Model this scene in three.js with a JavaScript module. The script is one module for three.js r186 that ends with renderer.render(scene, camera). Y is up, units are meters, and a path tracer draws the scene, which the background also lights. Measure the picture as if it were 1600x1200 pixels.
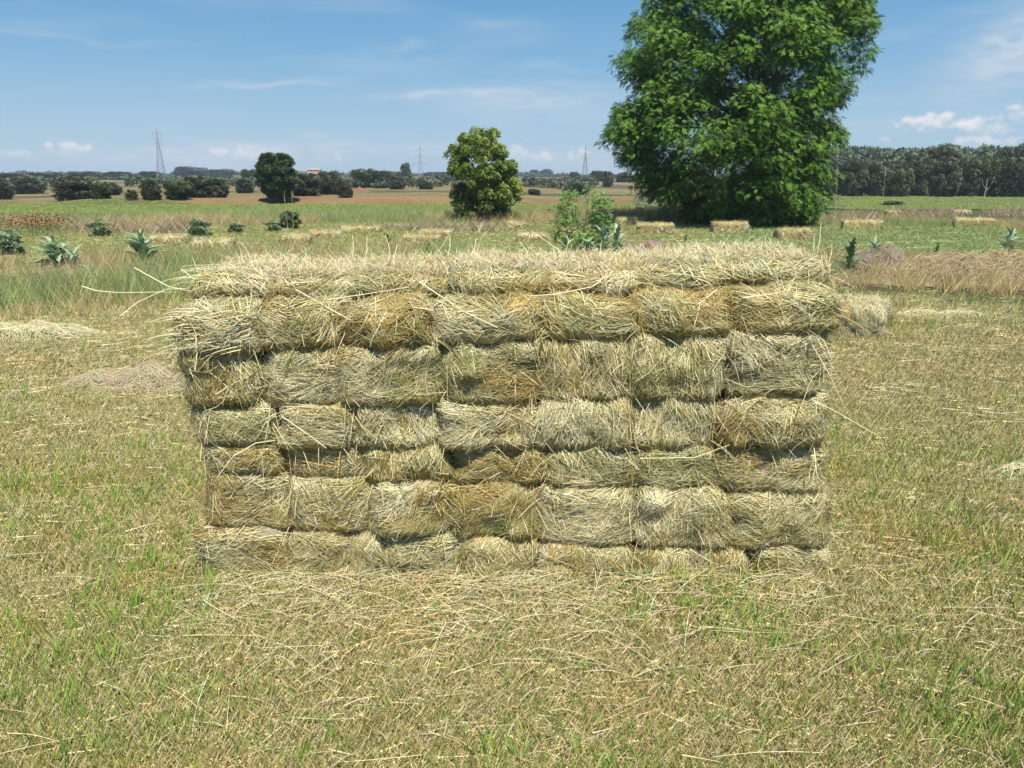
import * as THREE from 'three';
import { mergeGeometries } from 'three/addons/utils/BufferGeometryUtils.js';

// ───────────────────────── camera, sky, sun, exposure ─────────────────────────
const scene = new THREE.Scene();
const FOC = 1202, PITCH = 14.7 * Math.PI / 180, EYE = 1.75;         // focal length in pixels of the 1600 px wide photograph
const camera = new THREE.PerspectiveCamera(2 * Math.atan(600 / FOC) * 180 / Math.PI, 4 / 3, 0.05, 8000);
camera.position.set(0, EYE, 0);
camera.rotation.set(-PITCH, 0, 0);
scene.add(camera);

const renderer = new THREE.WebGLRenderer({ antialias: true });
renderer.toneMapping = THREE.LinearToneMapping;
renderer.toneMappingExposure = 1.38;
renderer.shadowMap.enabled = true;

const SUN_DIR = new THREE.Vector3(0.10, 0.86, 0.45).normalize();
const sun = new THREE.DirectionalLight(new THREE.Color(1.0, 0.95, 0.85), 4.9);
sun.name = 'sun';
sun.position.copy(SUN_DIR).multiplyScalar(120);
sun.castShadow = true;
sun.shadow.radius = 1;
sun.shadow.mapSize.set(4096, 4096);
Object.assign(sun.shadow.camera, { left: -60, right: 60, top: 60, bottom: -60, near: 1, far: 400 });
scene.add(sun, sun.target);

// ───────────────────────── numbers and noise ─────────────────────────
function rngOf(seed) {
  let a = (seed * 2654435761) >>> 0;
  return () => { a = (a + 0x6D2B79F5) | 0; let t = Math.imul(a ^ (a >>> 15), 1 | a); t = (t + Math.imul(t ^ (t >>> 7), 61 | t)) ^ t; return ((t ^ (t >>> 14)) >>> 0) / 4294967296; };
}
const hash3 = (x, y, z) => { let h = Math.imul(x, 374761393) ^ Math.imul(y, 668265263) ^ Math.imul(z, 2147483647 - 1013904223); h = Math.imul(h ^ (h >>> 13), 1274126177); h ^= h >>> 16; h = Math.imul(h, 2246822519); return ((h ^ (h >>> 15)) >>> 0) / 4294967296; };
const sm = t => t * t * (3 - 2 * t);
const lerp = (a, b, t) => a + (b - a) * t;
function noise(x, y, z = 0) {
  const xi = Math.floor(x), yi = Math.floor(y), zi = Math.floor(z), u = sm(x - xi), v = sm(y - yi), w = sm(z - zi);
  const l = k => lerp(lerp(hash3(xi, yi, k), hash3(xi + 1, yi, k), u), lerp(hash3(xi, yi + 1, k), hash3(xi + 1, yi + 1, k), u), v);
  return w === 0 ? l(zi) : lerp(l(zi), l(zi + 1), w);
}
function fbm(x, y, z = 0, oct = 4) { let s = 0, a = 0.5, n = 0; for (let i = 0; i < oct; i++) { s += a * noise(x, y, z + i * 17); n += a; a *= 0.5; x *= 2.03; y *= 2.03; } return s / n; }
const smooth = (a, b, x) => sm(Math.min(1, Math.max(0, (x - a) / (b - a))));
const gauss = r => Math.sqrt(-2 * Math.log(r() + 1e-9)) * Math.cos(6.2831853 * r());
const mixc = (a, b, t) => [lerp(a[0], b[0], t), lerp(a[1], b[1], t), lerp(a[2], b[2], t)];
const V = (x, y, z) => new THREE.Vector3(x, y, z);
function table(rows, x) { if (x <= rows[0][0]) return rows[0][1]; for (let i = 1; i < rows.length; i++) if (x <= rows[i][0]) return lerp(rows[i - 1][1], rows[i][1], (x - rows[i - 1][0]) / (rows[i][0] - rows[i - 1][0])); return rows[rows.length - 1][1]; }

// direction and points measured on the photograph
const CP = Math.cos(PITCH), SP = Math.sin(PITCH);
function ray(px, py) { const a = (px - 800) / FOC, b = (600 - py) / FOC; return V(a, -SP + b * CP, -CP - b * SP); }
function atDepth(px, py, dist) { const d = ray(px, py); return d.multiplyScalar(dist / -d.z).add(V(0, EYE, 0)); }

// sky: a computed panorama of clear air with thin cirrus and a few low cumulus
{
  const w = 3072, h = 1536, data = new Float32Array(w * h * 4), D = 180 / Math.PI;
  const azel = (px, py) => { const d = ray(px, py).normalize(); return [Math.atan2(d.x, -d.z) * D, Math.asin(d.y) * D]; };
  const air = [[-90, [.40, .50, .60]], [-1, [.44, .575, .70]], [0, [.435, .575, .71]], [2, [.40, .575, .725]], [4, [.365, .565, .735]], [8, [.225, .455, .70]], [12, [.145, .365, .645]], [20, [.10, .30, .60]], [45, [.085, .215, .46]], [90, [.06, .165, .39]]];
  const airAt = e => { for (let i = 1; i < air.length; i++) if (e <= air[i][0]) return mixc(air[i - 1][1], air[i][1], (e - air[i - 1][0]) / (air[i][0] - air[i - 1][0])); return air[air.length - 1][1]; };
  // [px, py, half width px, half height px, strength, tilt]: thin streaks and veils
  const veils = [[420, 134, 95, 4, .5, -.06], [520, 125, 60, 4, .18, -.12], [660, 151, 90, 5, .5, -.04], [820, 160, 140, 20, .55, .02], [745, 143, 60, 5, .22, .02], [640, 68, 26, 9, .26, -.2], [570, 78, 40, 8, .12, -.2],
    [860, 104, 60, 4, .22, .05], [490, 212, 30, 5, .34, 0], [245, 198, 26, 4, .22, 0], [120, 62, 120, 4, .20, 0], [300, 175, 60, 6, .10, 0], [1596, 70, 72, 46, .85, -.3], [1530, 100, 40, 14, .16, -.2], [1400, 54, 40, 6, .16, -.1],
    [1390, 158, 70, 6, .2, 0], [1470, 140, 60, 5, .12, 0], [700, 234, 220, 14, .42, 0], [420, 240, 160, 16, .48, 0], [200, 246, 200, 18, .40, 0], [900, 250, 160, 14, .3, 0], [770, 38, 60, 8, .15, -.15], [60, 205, 120, 14, .12, 0], [880, 130, 70, 4, .16, .05], [700, 95, 80, 12, .08, -.2]];
  const puffs = [[103, 230, 42, 11, .75], [30, 240, 24, 7, .4], [340, 238, 30, 9, .6], [395, 240, 50, 16, .45], [535, 250, 24, 12, .35], [806, 238, 24, 18, .6], [848, 244, 26, 11, .6], [905, 240, 20, 12, .55], [1470, 190, 66, 19, .85], [1530, 196, 62, 18, .65], [1590, 174, 26, 14, .85], [1374, 216, 16, 7, .45], [1525, 222, 70, 10, .55], [1310, 212, 14, 16, .6], [1690, 190, 80, 22, .7], [-60, 235, 70, 14, .6], [1900, 205, 60, 12, .6]];
  const place = (list) => list.map(([px, py, a, b, ...k]) => { const [az, el] = azel(px, py), s = 1 / FOC * D * .93; return [az, el, a * s, b * s, ...k]; });
  const V1 = place(veils), P1 = place(puffs);
  for (let j = 0; j < h; j++) {
    const el = ((j + .5) / h - .5) * 180, base = airAt(el);
    for (let i = 0; i < w; i++) {
      const phi = ((i + .5) / w - .5) * 2 * Math.PI;
      let az = (phi + Math.PI / 2) * D; if (az > 180) az -= 360;
      let c = base;
      if (el > -2 && el < 88) {
        const ex = el * 1.0;
        let q = 0;
        // loose cirrus over the whole sky, stretched along the horizon
        const far = el > 16 ? 1 : 0, cx = Math.cos(phi), sx = Math.sin(phi), tt = 1 / Math.tan(Math.max(el, 14) / D);
        if (el > 14) { const n = fbm(cx * tt * 1.3 + 5, sx * tt * 3.2 + 9, 3, 5); q += smooth(.52, .8, n) * .35 * smooth(14, 22, el); }
        const wob = (fbm(az * .35, el * 1.2, 11, 4) - .5), wv = (fbm(az * .9, el * 4.5, 21, 4) - .5);
        if (el < 18) {
          q += smooth(.5, .85, fbm(az * .10 + 3, el * .8, 31, 5)) * .16;
          if (Math.abs(az) < 60) for (const [a, e, ra, re, s, tilt] of V1) {
            const dx = az - a; if (Math.abs(dx) > ra * 3) continue;
            const dy = el - e + tilt * dx + wob * 1.0, k = (dx / ra) ** 2 + (dy / re) ** 2;
            if (k < 7) q += s * Math.exp(-k) * (0.65 + 1.4 * wv + .2);
          }
        }
        q = Math.max(0, Math.min(.8, q));
        c = mixc(c, [.62, .69, .78], q);
        if (el < 9) for (const [a, e, ra, re, s] of P1) {
          const dx = (az - a) / ra, dy = (el - e) / re; if (Math.abs(dx) > 1.6 || Math.abs(dy) > 1.9) continue;
          const n = fbm(az * 2.2, el * 3.4, 41, 5), top = dy > 0 ? dy * 1.15 : dy * .8;
          const f = smooth(.05, .75, 1.05 - dx * dx - top * top + (n - .5) * 2.4 - .35);
          c = mixc(c, mixc([.62, .66, .74], [.93, .90, .90], smooth(-.6, .5, dy + (n - .5) * 1.5)), f * s * .85);
        }
        // far other directions: scattered low cumulus as in view
        if (Math.abs(az) > 45 && el < 8) { const n = fbm(az * .25, el * .9, 51, 5); c = mixc(c, [.80, .81, .85], smooth(.58, .72, n) * .6 * smooth(8, 3, el)); }
      }
      const o = (j * w + i) * 4; data[o] = c[0] * .755; data[o + 1] = c[1] * .745; data[o + 2] = c[2] * .735; data[o + 3] = 1;
    }
  }
  const sky = new THREE.DataTexture(data, w, h, THREE.RGBAFormat, THREE.FloatType);
  sky.mapping = THREE.EquirectangularReflectionMapping; sky.magFilter = THREE.LinearFilter; sky.colorSpace = THREE.LinearSRGBColorSpace; sky.needsUpdate = true;
  scene.background = sky; scene.environment = sky;
}
scene.fog = new THREE.FogExp2(new THREE.Color(0.62, 0.72, 0.84), 0.00042);

// ───────────────────────── shared helpers ─────────────────────────
const used = {};
function numbered(n) { used[n] = (used[n] ?? -1) + 1; return used[n] ? `${n}_${String(used[n]).padStart(3, '0')}` : n; }
function tag(o, label, category, group, kind) { o.userData = {}; if (label) o.userData.label = label; if (category) o.userData.category = category; if (group) o.userData.group = group; if (kind) o.userData.kind = kind; return o; }
function shadows(o) { o.castShadow = o.receiveShadow = true; return o; }
function thing(name, pos, label, category, group) { const g = new THREE.Group(); g.name = numbered(name); g.position.copy(pos); scene.add(g); return tag(g, label, category, group); }
function part(name, geo, mat, parent, kind) { const m = shadows(new THREE.Mesh(geo, mat)); m.name = name; parent.add(m); if (kind) m.userData.kind = kind; return m; }
function copyOf(src, name, pos, turn, scale, label, group) {
  const c = src.clone(); c.name = numbered(name); c.position.copy(pos); c.rotation.set(0, turn, 0);
  if (Array.isArray(scale)) c.scale.set(...scale); else c.scale.setScalar(scale);
  c.userData = { ...src.userData, label }; if (group) c.userData.group = group; scene.add(c); return c;
}
const stdMat = (o) => new THREE.MeshStandardMaterial({ roughness: .85, metalness: 0, side: THREE.DoubleSide, ...o });
const hayMat = stdMat({ vertexColors: true, roughness: .62, color: 0xffffff });
const grassMat = stdMat({ vertexColors: true, roughness: .7 });
const leafMat = new THREE.MeshPhysicalMaterial({ vertexColors: true, roughness: .55, transmission: .3, thickness: 0, side: THREE.DoubleSide, ior: 1.3 });
const barkMat = stdMat({ color: new THREE.Color(.12, .09, .065), roughness: .95 });

// ribbons: blades, stalks and straws
class Ribbons {
  constructor() { this.p = []; this.n = []; this.c = []; this.i = []; }
  add(pts, w, col, out, w1 = w * .5, round = .55) {                // out: outward direction at each point (or one for all)
    const k = pts.length, b = this.p.length / 3, t = V(0, 0, 0), s = V(0, 0, 0), o = V(0, 0, 0), q = V(0, 0, 0);
    for (let i = 0; i < k; i++) {
      t.subVectors(pts[Math.min(k - 1, i + 1)], pts[Math.max(0, i - 1)]).normalize();
      o.copy(Array.isArray(out) ? out[i] : out);
      s.crossVectors(t, o); if (s.lengthSq() < 1e-6) s.set(1, 0, .1); s.normalize();
      o.crossVectors(s, t).normalize();
      const f = i / (k - 1), ww = lerp(w, w1, f) * .5;
      for (const g of [-1, 1]) {
        const P = pts[i];
        this.p.push(P.x + s.x * ww * g, P.y + s.y * ww * g, P.z + s.z * ww * g);
        q.copy(o).addScaledVector(s, g * round).normalize();
        this.n.push(q.x, q.y, q.z);
        this.c.push(col[0], col[1], col[2]);
      }
      if (i) { const e = b + 2 * i; this.i.push(e - 2, e - 1, e, e - 1, e + 1, e); }
    }
  }
  geo() {
    const g = new THREE.BufferGeometry();
    g.setAttribute('position', new THREE.Float32BufferAttribute(this.p, 3));
    g.setAttribute('normal', new THREE.Float32BufferAttribute(this.n, 3));
    g.setAttribute('color', new THREE.Float32BufferAttribute(this.c, 3));
    g.setIndex(this.i); return g;
  }
}
function tubeGeo(pts, r0, r1, seg = 6) {                             // tapered limb through points
  const curve = new THREE.CatmullRomCurve3(pts), n = Math.max(3, pts.length * 3), g = new THREE.TubeGeometry(curve, n, 1, seg, false);
  const pos = g.attributes.position, c = V(0, 0, 0), p = V(0, 0, 0);
  for (let i = 0; i <= n; i++) { curve.getPointAt(i / n, c); const r = lerp(r0, r1, i / n);
    for (let j = 0; j <= seg; j++) { const k = i * (seg + 1) + j; p.fromBufferAttribute(pos, k).sub(c).multiplyScalar(r).add(c); pos.setXYZ(k, p.x, p.y, p.z); } }
  return g;
}

// straw colours (linear): pale dry stalk, straw, olive hay, grey-green hay, golden, rust-brown
const STRAW = { pale: [.74, .65, .40], straw: [.56, .475, .23], olive: [.30, .26, .075], grey: [.47, .46, .26], gold: [.46, .315, .085], rust: [.30, .175, .05], green: [.23, .27, .08] };
function strawColor(r, n1, n2) {                                     // n1, n2 in 0..1 choose the patch
  const x = r();
  let c;
  if (n1 > .60) c = x < .40 ? STRAW.gold : x < .52 ? STRAW.rust : x < .78 ? STRAW.straw : STRAW.olive;
  else if (n2 > .56) c = x < .46 ? STRAW.pale : x < .70 ? STRAW.straw : x < .92 ? STRAW.grey : STRAW.olive;
  else if (n2 < .42) c = x < .36 ? STRAW.olive : x < .60 ? STRAW.grey : x < .80 ? STRAW.straw : x < .92 ? STRAW.green : STRAW.pale;
  else c = x < .28 ? STRAW.straw : x < .54 ? STRAW.olive : x < .74 ? STRAW.grey : x < .80 ? STRAW.gold : STRAW.pale;
  const k = .78 + r() * .44;
  return [c[0] * k, c[1] * k, c[2] * (k * (.9 + r() * .2))];
}

// printed grain of matted hay and of litter-covered soil, tileable
function strokeTexture(size, n, ground, tones, len, seed, repeat) {
  const r = rngOf(seed), cv = document.createElement('canvas'); cv.width = cv.height = size; const c = cv.getContext('2d');
  c.fillStyle = ground; c.fillRect(0, 0, size, size);
  for (let k = 0; k < n; k++) {
    const x = r() * size, y = r() * size, a = r() * 6.283, l = len * (.4 + r()), b = (r() - .5) * l * .6;
    c.strokeStyle = tones[Math.floor(r() * tones.length)]; c.lineWidth = 1 + r() * 2;
    for (const dx of [0, -size, size]) for (const dy of [0, -size, size]) {
      if (x + dx < -len * 2 || x + dx > size + len * 2 || y + dy < -len * 2 || y + dy > size + len * 2) continue;
      c.beginPath(); c.moveTo(x + dx, y + dy); c.quadraticCurveTo(x + dx + Math.cos(a) * l / 2 - Math.sin(a) * b, y + dy + Math.sin(a) * l / 2 + Math.cos(a) * b, x + dx + Math.cos(a) * l, y + dy + Math.sin(a) * l); c.stroke();
    }
  }
  const t = new THREE.CanvasTexture(cv); t.wrapS = t.wrapT = THREE.RepeatWrapping; t.colorSpace = THREE.SRGBColorSpace; t.repeat.set(repeat, repeat); t.anisotropy = 8; return t;
}
const hayTex = strokeTexture(1024, 9000, '#4a3c1e', ['#a8965a', '#8a7a45', '#6f6538', '#7a7448', '#8b6a30', '#4a3a1c', '#9a8c58'], 70, 5, 2.6);
const soilTex = strokeTexture(1024, 8000, '#9a8f80', ['#ffffff', '#efe6cf', '#d6cdb4', '#b5a98e', '#887b66', '#a49a80', '#c8bf9e'], 46, 6, .8);
const paleHayTex = strokeTexture(512, 3500, '#8f7e4e', ['#c9bb84', '#b3a266', '#9a8a52', '#a59a68', '#a8873f', '#877643', '#b5ac7e'], 36, 7, 2.6);
const paleCoreMat = new THREE.MeshStandardMaterial({ map: paleHayTex, bumpMap: paleHayTex, bumpScale: .012, roughness: .9 });
const coreMat = new THREE.MeshStandardMaterial({ map: hayTex, bumpMap: hayTex, bumpScale: .012, roughness: .9 });

// ───────────────────────── ground ─────────────────────────
const RISE = [[0, 0], [130, 0], [200, 1.0], [300, 2.5], [450, 3.9], [700, 6.0], [1000, 6.8], [1600, 7], [4000, 7]];
function ground(x, z) {
  const d = Math.hypot(x, z), az = Math.atan2(x, -z) * 180 / Math.PI;
  let e = z < 20 ? table(RISE, d) : 0;
  const damp = smooth(1.5, 6, d);
  e += (fbm(x * .9, z * .9, 1, 3) - .5) * .05 * damp + (fbm(x * .12, z * .12, 2, 3) - .5) * .22 * smooth(8, 25, d) * (d < 300 ? 1 : 0.4);
  e += (fbm(x * .012, z * .012, 3, 3) - .5) * 5 * smooth(230, 520, d);
  e += smooth(15, 22, az) * (1 - smooth(60, 90, az)) * (smooth(135, 230, d) * 5.5 + smooth(230, 320, d) * 2) * (d < 1500 ? 1 : 0);   // wooded rise on the right
  e += .5 * smooth(66, 69, d) * smooth(-32, -25, az) * (1 - smooth(-2, 3, az)) * (1 - smooth(150, 260, d));                           // earth bank of the first terrace
  return e;
}
function onGround(px, py, fallback = 500) {
  const d = ray(px, py); let t = 1;
  for (let i = 0; i < 2600; i++) { const x = d.x * t, y = EYE + d.y * t, z = d.z * t; if (y <= ground(x, z)) return V(x, ground(x, z), z); t *= 1.0025; if (t > 1600) break; t += .002; }
  const s = fallback / -d.z; return V(d.x * s, ground(d.x * s, d.z * s), d.z * s);
}
const G = { litter: [.33, .27, .135], soil: [.23, .16, .085], olive: [.24, .225, .08], mown: [.335, .33, .125], green: [.19, .225, .075], crop: [.16, .215, .075], ochre: [.54, .42, .21], red: [.52, .29, .165], dry: [.31, .245, .135], scrub: [.12, .14, .065], tan: [.43, .36, .20] };
function zone(x, z) {
  const wx = x + (fbm(x * .4, z * .4, 7, 3) - .5) * 2, d0 = Math.hypot(x, z), az = Math.atan2(x, -z) * 180 / Math.PI;
  const d = d0 * (1 + (fbm(x * .08, z * .08, 8, 3) - .5) * .14);
  const p1 = fbm(x * .55, z * .55, 9, 4), p2 = fbm(x * .22, z * .22, 10, 4), p3 = fbm(x * 1.6, z * 1.6, 12, 3);
  let c = mixc(G.litter, G.olive, smooth(.46, .64, p1) * .6);
  c = mixc(c, G.soil, smooth(.54, .70, p3) * .6);
  if (d > 7) c = mixc(c, mixc(G.mown, G.litter, smooth(.4, .6, p2)), smooth(6, 9, d) * .55);
  if (d > 11) c = mixc(c, G.dry, smooth(11.6, 12.4, d));
  if (d > 13) c = mixc(c, mixc(G.green, G.dry, smooth(.42, .62, p1)), smooth(13, 15, d));
  if (d > 18) c = mixc(c, mixc(G.mown, mixc(G.tan, G.green, smooth(.40, .55, p1)), smooth(.38, .60, p2) * .7), smooth(18, 20.5, d));
  if (d > 33) c = mixc(c, mixc(G.dry, G.green, smooth(.45, .6, p1)), smooth(33, 37, d));
  if (d > 42) c = mixc(c, G.crop, smooth(42, 44, d));
  if (d > 63) {
    if (az < 9) {
      c = mixc(c, mixc(G.red, G.ochre, smooth(.4, .65, p2)), smooth(63, 64.5, d0 * (1 + az * .001)));
      if (d0 > 72) c = mixc(c, mixc(G.ochre, G.mown, smooth(.4, .6, p1)), smooth(72, 76, d0));
      if (d0 > 100) c = mixc(c, mixc(G.scrub, G.green, smooth(.4, .6, p1)), smooth(100, 104, d0));
    } else c = mixc(c, mixc(G.crop, G.mown, .35), smooth(63, 70, d0));
    if (d0 > 118) c = mixc(c, mixc(G.mown, G.ochre, smooth(.35, .6, p2)), smooth(118, 124, d0) * .9);
    if (d0 > 150) { const s = Math.sin(d0 * .075 + az * .12 + p2 * 5); c = mixc(c, mixc(mixc(G.scrub, G.green, p1), mixc(G.ochre, G.tan, p2), smooth(-.3, .2, s)), smooth(150, 170, d0)); }
    if (d0 > 420) c = mixc(c, mixc(G.scrub, G.tan, smooth(.52, .66, fbm(x * .01, z * .016, 14, 4))), smooth(480, 600, d0) * .5);
  }
  const k = .86 + .28 * p3; return [c[0] * k, c[1] * k, c[2] * k];
}
{
  const radii = [0.02]; let r = .5; while (r < 3800) { radii.push(r); r *= r < 130 ? 1.028 : 1.045; }
  const angs = []; for (let a = -180; a < 180;) { angs.push(a); a += Math.abs(a) < 44 ? .5 : 4; }
  const N = angs.length, P = [], C = [], U = [], I = [];
  radii.forEach(rr => angs.forEach(a => { const t = a * Math.PI / 180, x = Math.sin(t) * rr, z = -Math.cos(t) * rr, c = zone(x, z); P.push(x, ground(x, z), z); C.push(...c); U.push(x, z); }));
  for (let i = 0; i < radii.length - 1; i++) for (let j = 0; j < N; j++) { const a = i * N + j, b = i * N + (j + 1) % N, e = a + N, f = b + N; I.push(a, b, e, b, f, e); }
  const ct = P.length / 3; P.push(0, ground(0, 0), 0); C.push(...zone(0, 0)); U.push(0, 0);
  for (let j = 0; j < N; j++) I.push(ct, (j + 1) % N, j);
  const g = new THREE.BufferGeometry(); g.setAttribute('position', new THREE.Float32BufferAttribute(P, 3)); g.setAttribute('color', new THREE.Float32BufferAttribute(C, 3)); g.setAttribute('uv', new THREE.Float32BufferAttribute(U, 2)); g.setIndex(I); g.computeVertexNormals();
  const m = shadows(new THREE.Mesh(g, new THREE.MeshStandardMaterial({ vertexColors: true, map: soilTex, bumpMap: soilTex, bumpScale: .02, roughness: 1 })));
  m.name = 'ground'; m.userData.kind = 'structure'; scene.add(m);
}
// a cultivated strip laid a little above the ground sheet
function field(name, label, az0, az1, d0, d1, tone, tone2, rows) {
  const na = 60, nd = 16, P = [], C = [], U = [], I = [];
  for (let i = 0; i <= nd; i++) for (let j = 0; j <= na; j++) {
    const az = lerp(az0, az1, j / na) * Math.PI / 180, d = lerp(d0, d1, i / nd) / Math.cos(az), x = Math.sin(az) * d, z = -Math.cos(az) * d, c = mixc(tone, tone2, smooth(.35, .65, fbm(x * .12, z * .3, 60, 4))), k = .85 + .3 * fbm(x * .8, z * .8, 61, 3);
    P.push(x, ground(x, z) + .05, z); C.push(c[0] * k, c[1] * k, c[2] * k); U.push(x, z);
    if (i && j) { const a = (i - 1) * (na + 1) + j - 1, b = a + na + 1; I.push(a, a + 1, b, a + 1, b + 1, b); }
  }
  const g = new THREE.BufferGeometry(); g.setAttribute('position', new THREE.Float32BufferAttribute(P, 3)); g.setAttribute('color', new THREE.Float32BufferAttribute(C, 3)); g.setAttribute('uv', new THREE.Float32BufferAttribute(U, 2)); g.setIndex(I); g.computeVertexNormals();
  const m = shadows(new THREE.Mesh(g, stdMat({ vertexColors: true, map: soilTex, roughness: 1 }))); m.name = name; tag(m, label, null, null, 'structure'); scene.add(m);
}
field('green_field', 'flat green crop field behind the mown strip', -38, 9.5, 43, 62, [.15, .215, .07], [.215, .25, .095]);
field('green_field_right', 'flat pale green field in front of the dark wood', 21, 40, 52, 98, [.18, .24, .085], [.235, .27, .11]);

// ───────────────────────── stack of hay bales ─────────────────────────
const Q = V(0, 0, 0);
function baleShape(h, rad, seed, taper = 0) {                        // lumpy block with rounded edges (sharper below), h = half sizes, origin at the middle
  const rx = Math.min(.085, h.x * .5), rt = Math.min(rad, h.y * 1.2), rb = Math.min(.026, h.y * .6), rz = rad;
  return function (p, lift, out, nrm) {
    Q.set(Math.max(-h.x + rx, Math.min(h.x - rx, p.x)), Math.max(-h.y + rb, Math.min(h.y - rt, p.y)), Math.max(-h.z + rz, Math.min(h.z - rz, p.z)));
    const ry = p.y > Q.y ? rt : rb;
    nrm.set((p.x - Q.x) / rx, (p.y - Q.y) / ry, (p.z - Q.z) / rz); if (nrm.lengthSq() < 1e-8) nrm.set(0, 0, 1);
    nrm.normalize();
    const l = 1 + (fbm(p.x * 9 + seed, p.y * 11, p.z * 9 + seed, 2) - .5) * .9;
    out.set(Q.x + nrm.x * rx * l, Q.y + nrm.y * ry * l, Q.z + nrm.z * rz * l);
    nrm.set(nrm.x / rx, nrm.y / ry, nrm.z / rz).normalize();
    out.addScaledVector(nrm, lift);
    if (taper) out.x *= 1 + taper * (h.z - out.z);
    return out;
  };
}
function coreGeo(h, f) {
  const g = new THREE.BoxGeometry(2 * h.x, 2 * h.y, 2 * h.z, 12, 9, 18), p = g.attributes.position, n = g.attributes.normal, u = g.attributes.uv, a = V(0, 0, 0), o = V(0, 0, 0), m = V(0, 0, 0), e = V(0, 0, 0);
  for (let i = 0; i < p.count; i++) {
    a.fromBufferAttribute(p, i); e.fromBufferAttribute(n, i);
    if (Math.abs(e.x) > .5) u.setXY(i, a.z, a.y); else if (Math.abs(e.y) > .5) u.setXY(i, a.x, a.z); else u.setXY(i, a.x, a.y);
    f(a, 0, o, m); p.setXYZ(i, o.x, o.y, o.z); n.setXYZ(i, m.x, m.y, m.z);
  }
  return g;
}
function flowAngle(kind, u, v, cx, cy, r) {
  switch (kind) {
    case 'arc': return Math.atan2(v - cy, u - cx) + Math.PI / 2;
    case 'fan': return Math.atan2(v - cy, u - cx);
    case 'level': return .25 * u * cx;
    case 'up': return Math.PI / 2 + .35 * u + .3 * cx;
    default: return r() * Math.PI;
  }
}
function walkStraw(R, f, start, dir, len, w, col, lift0, lift1, steps, curl, r) {
  const pts = [], outs = [], p = start.clone(), t = dir.clone(), o = V(0, 0, 0), n = V(0, 0, 0), ds = len / steps, b = V(0, 0, 0);
  for (let i = 0; i <= steps; i++) {
    const k = i / steps;
    f(p, lift0 + (lift1 - lift0) * k * k, o, n); pts.push(o.clone()); outs.push(n.clone());
    f(p, 0, p, n);
    t.addScaledVector(n, -t.dot(n)); if (t.lengthSq() < 1e-4) t.set(r() - .5, r() - .5, r() - .5); t.normalize();
    b.crossVectors(n, t); t.addScaledVector(b, curl / steps).normalize();
    p.addScaledVector(t, ds);
  }
  R.add(pts, w, col, outs, w * (.45 + .4 * r()));
}
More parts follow.
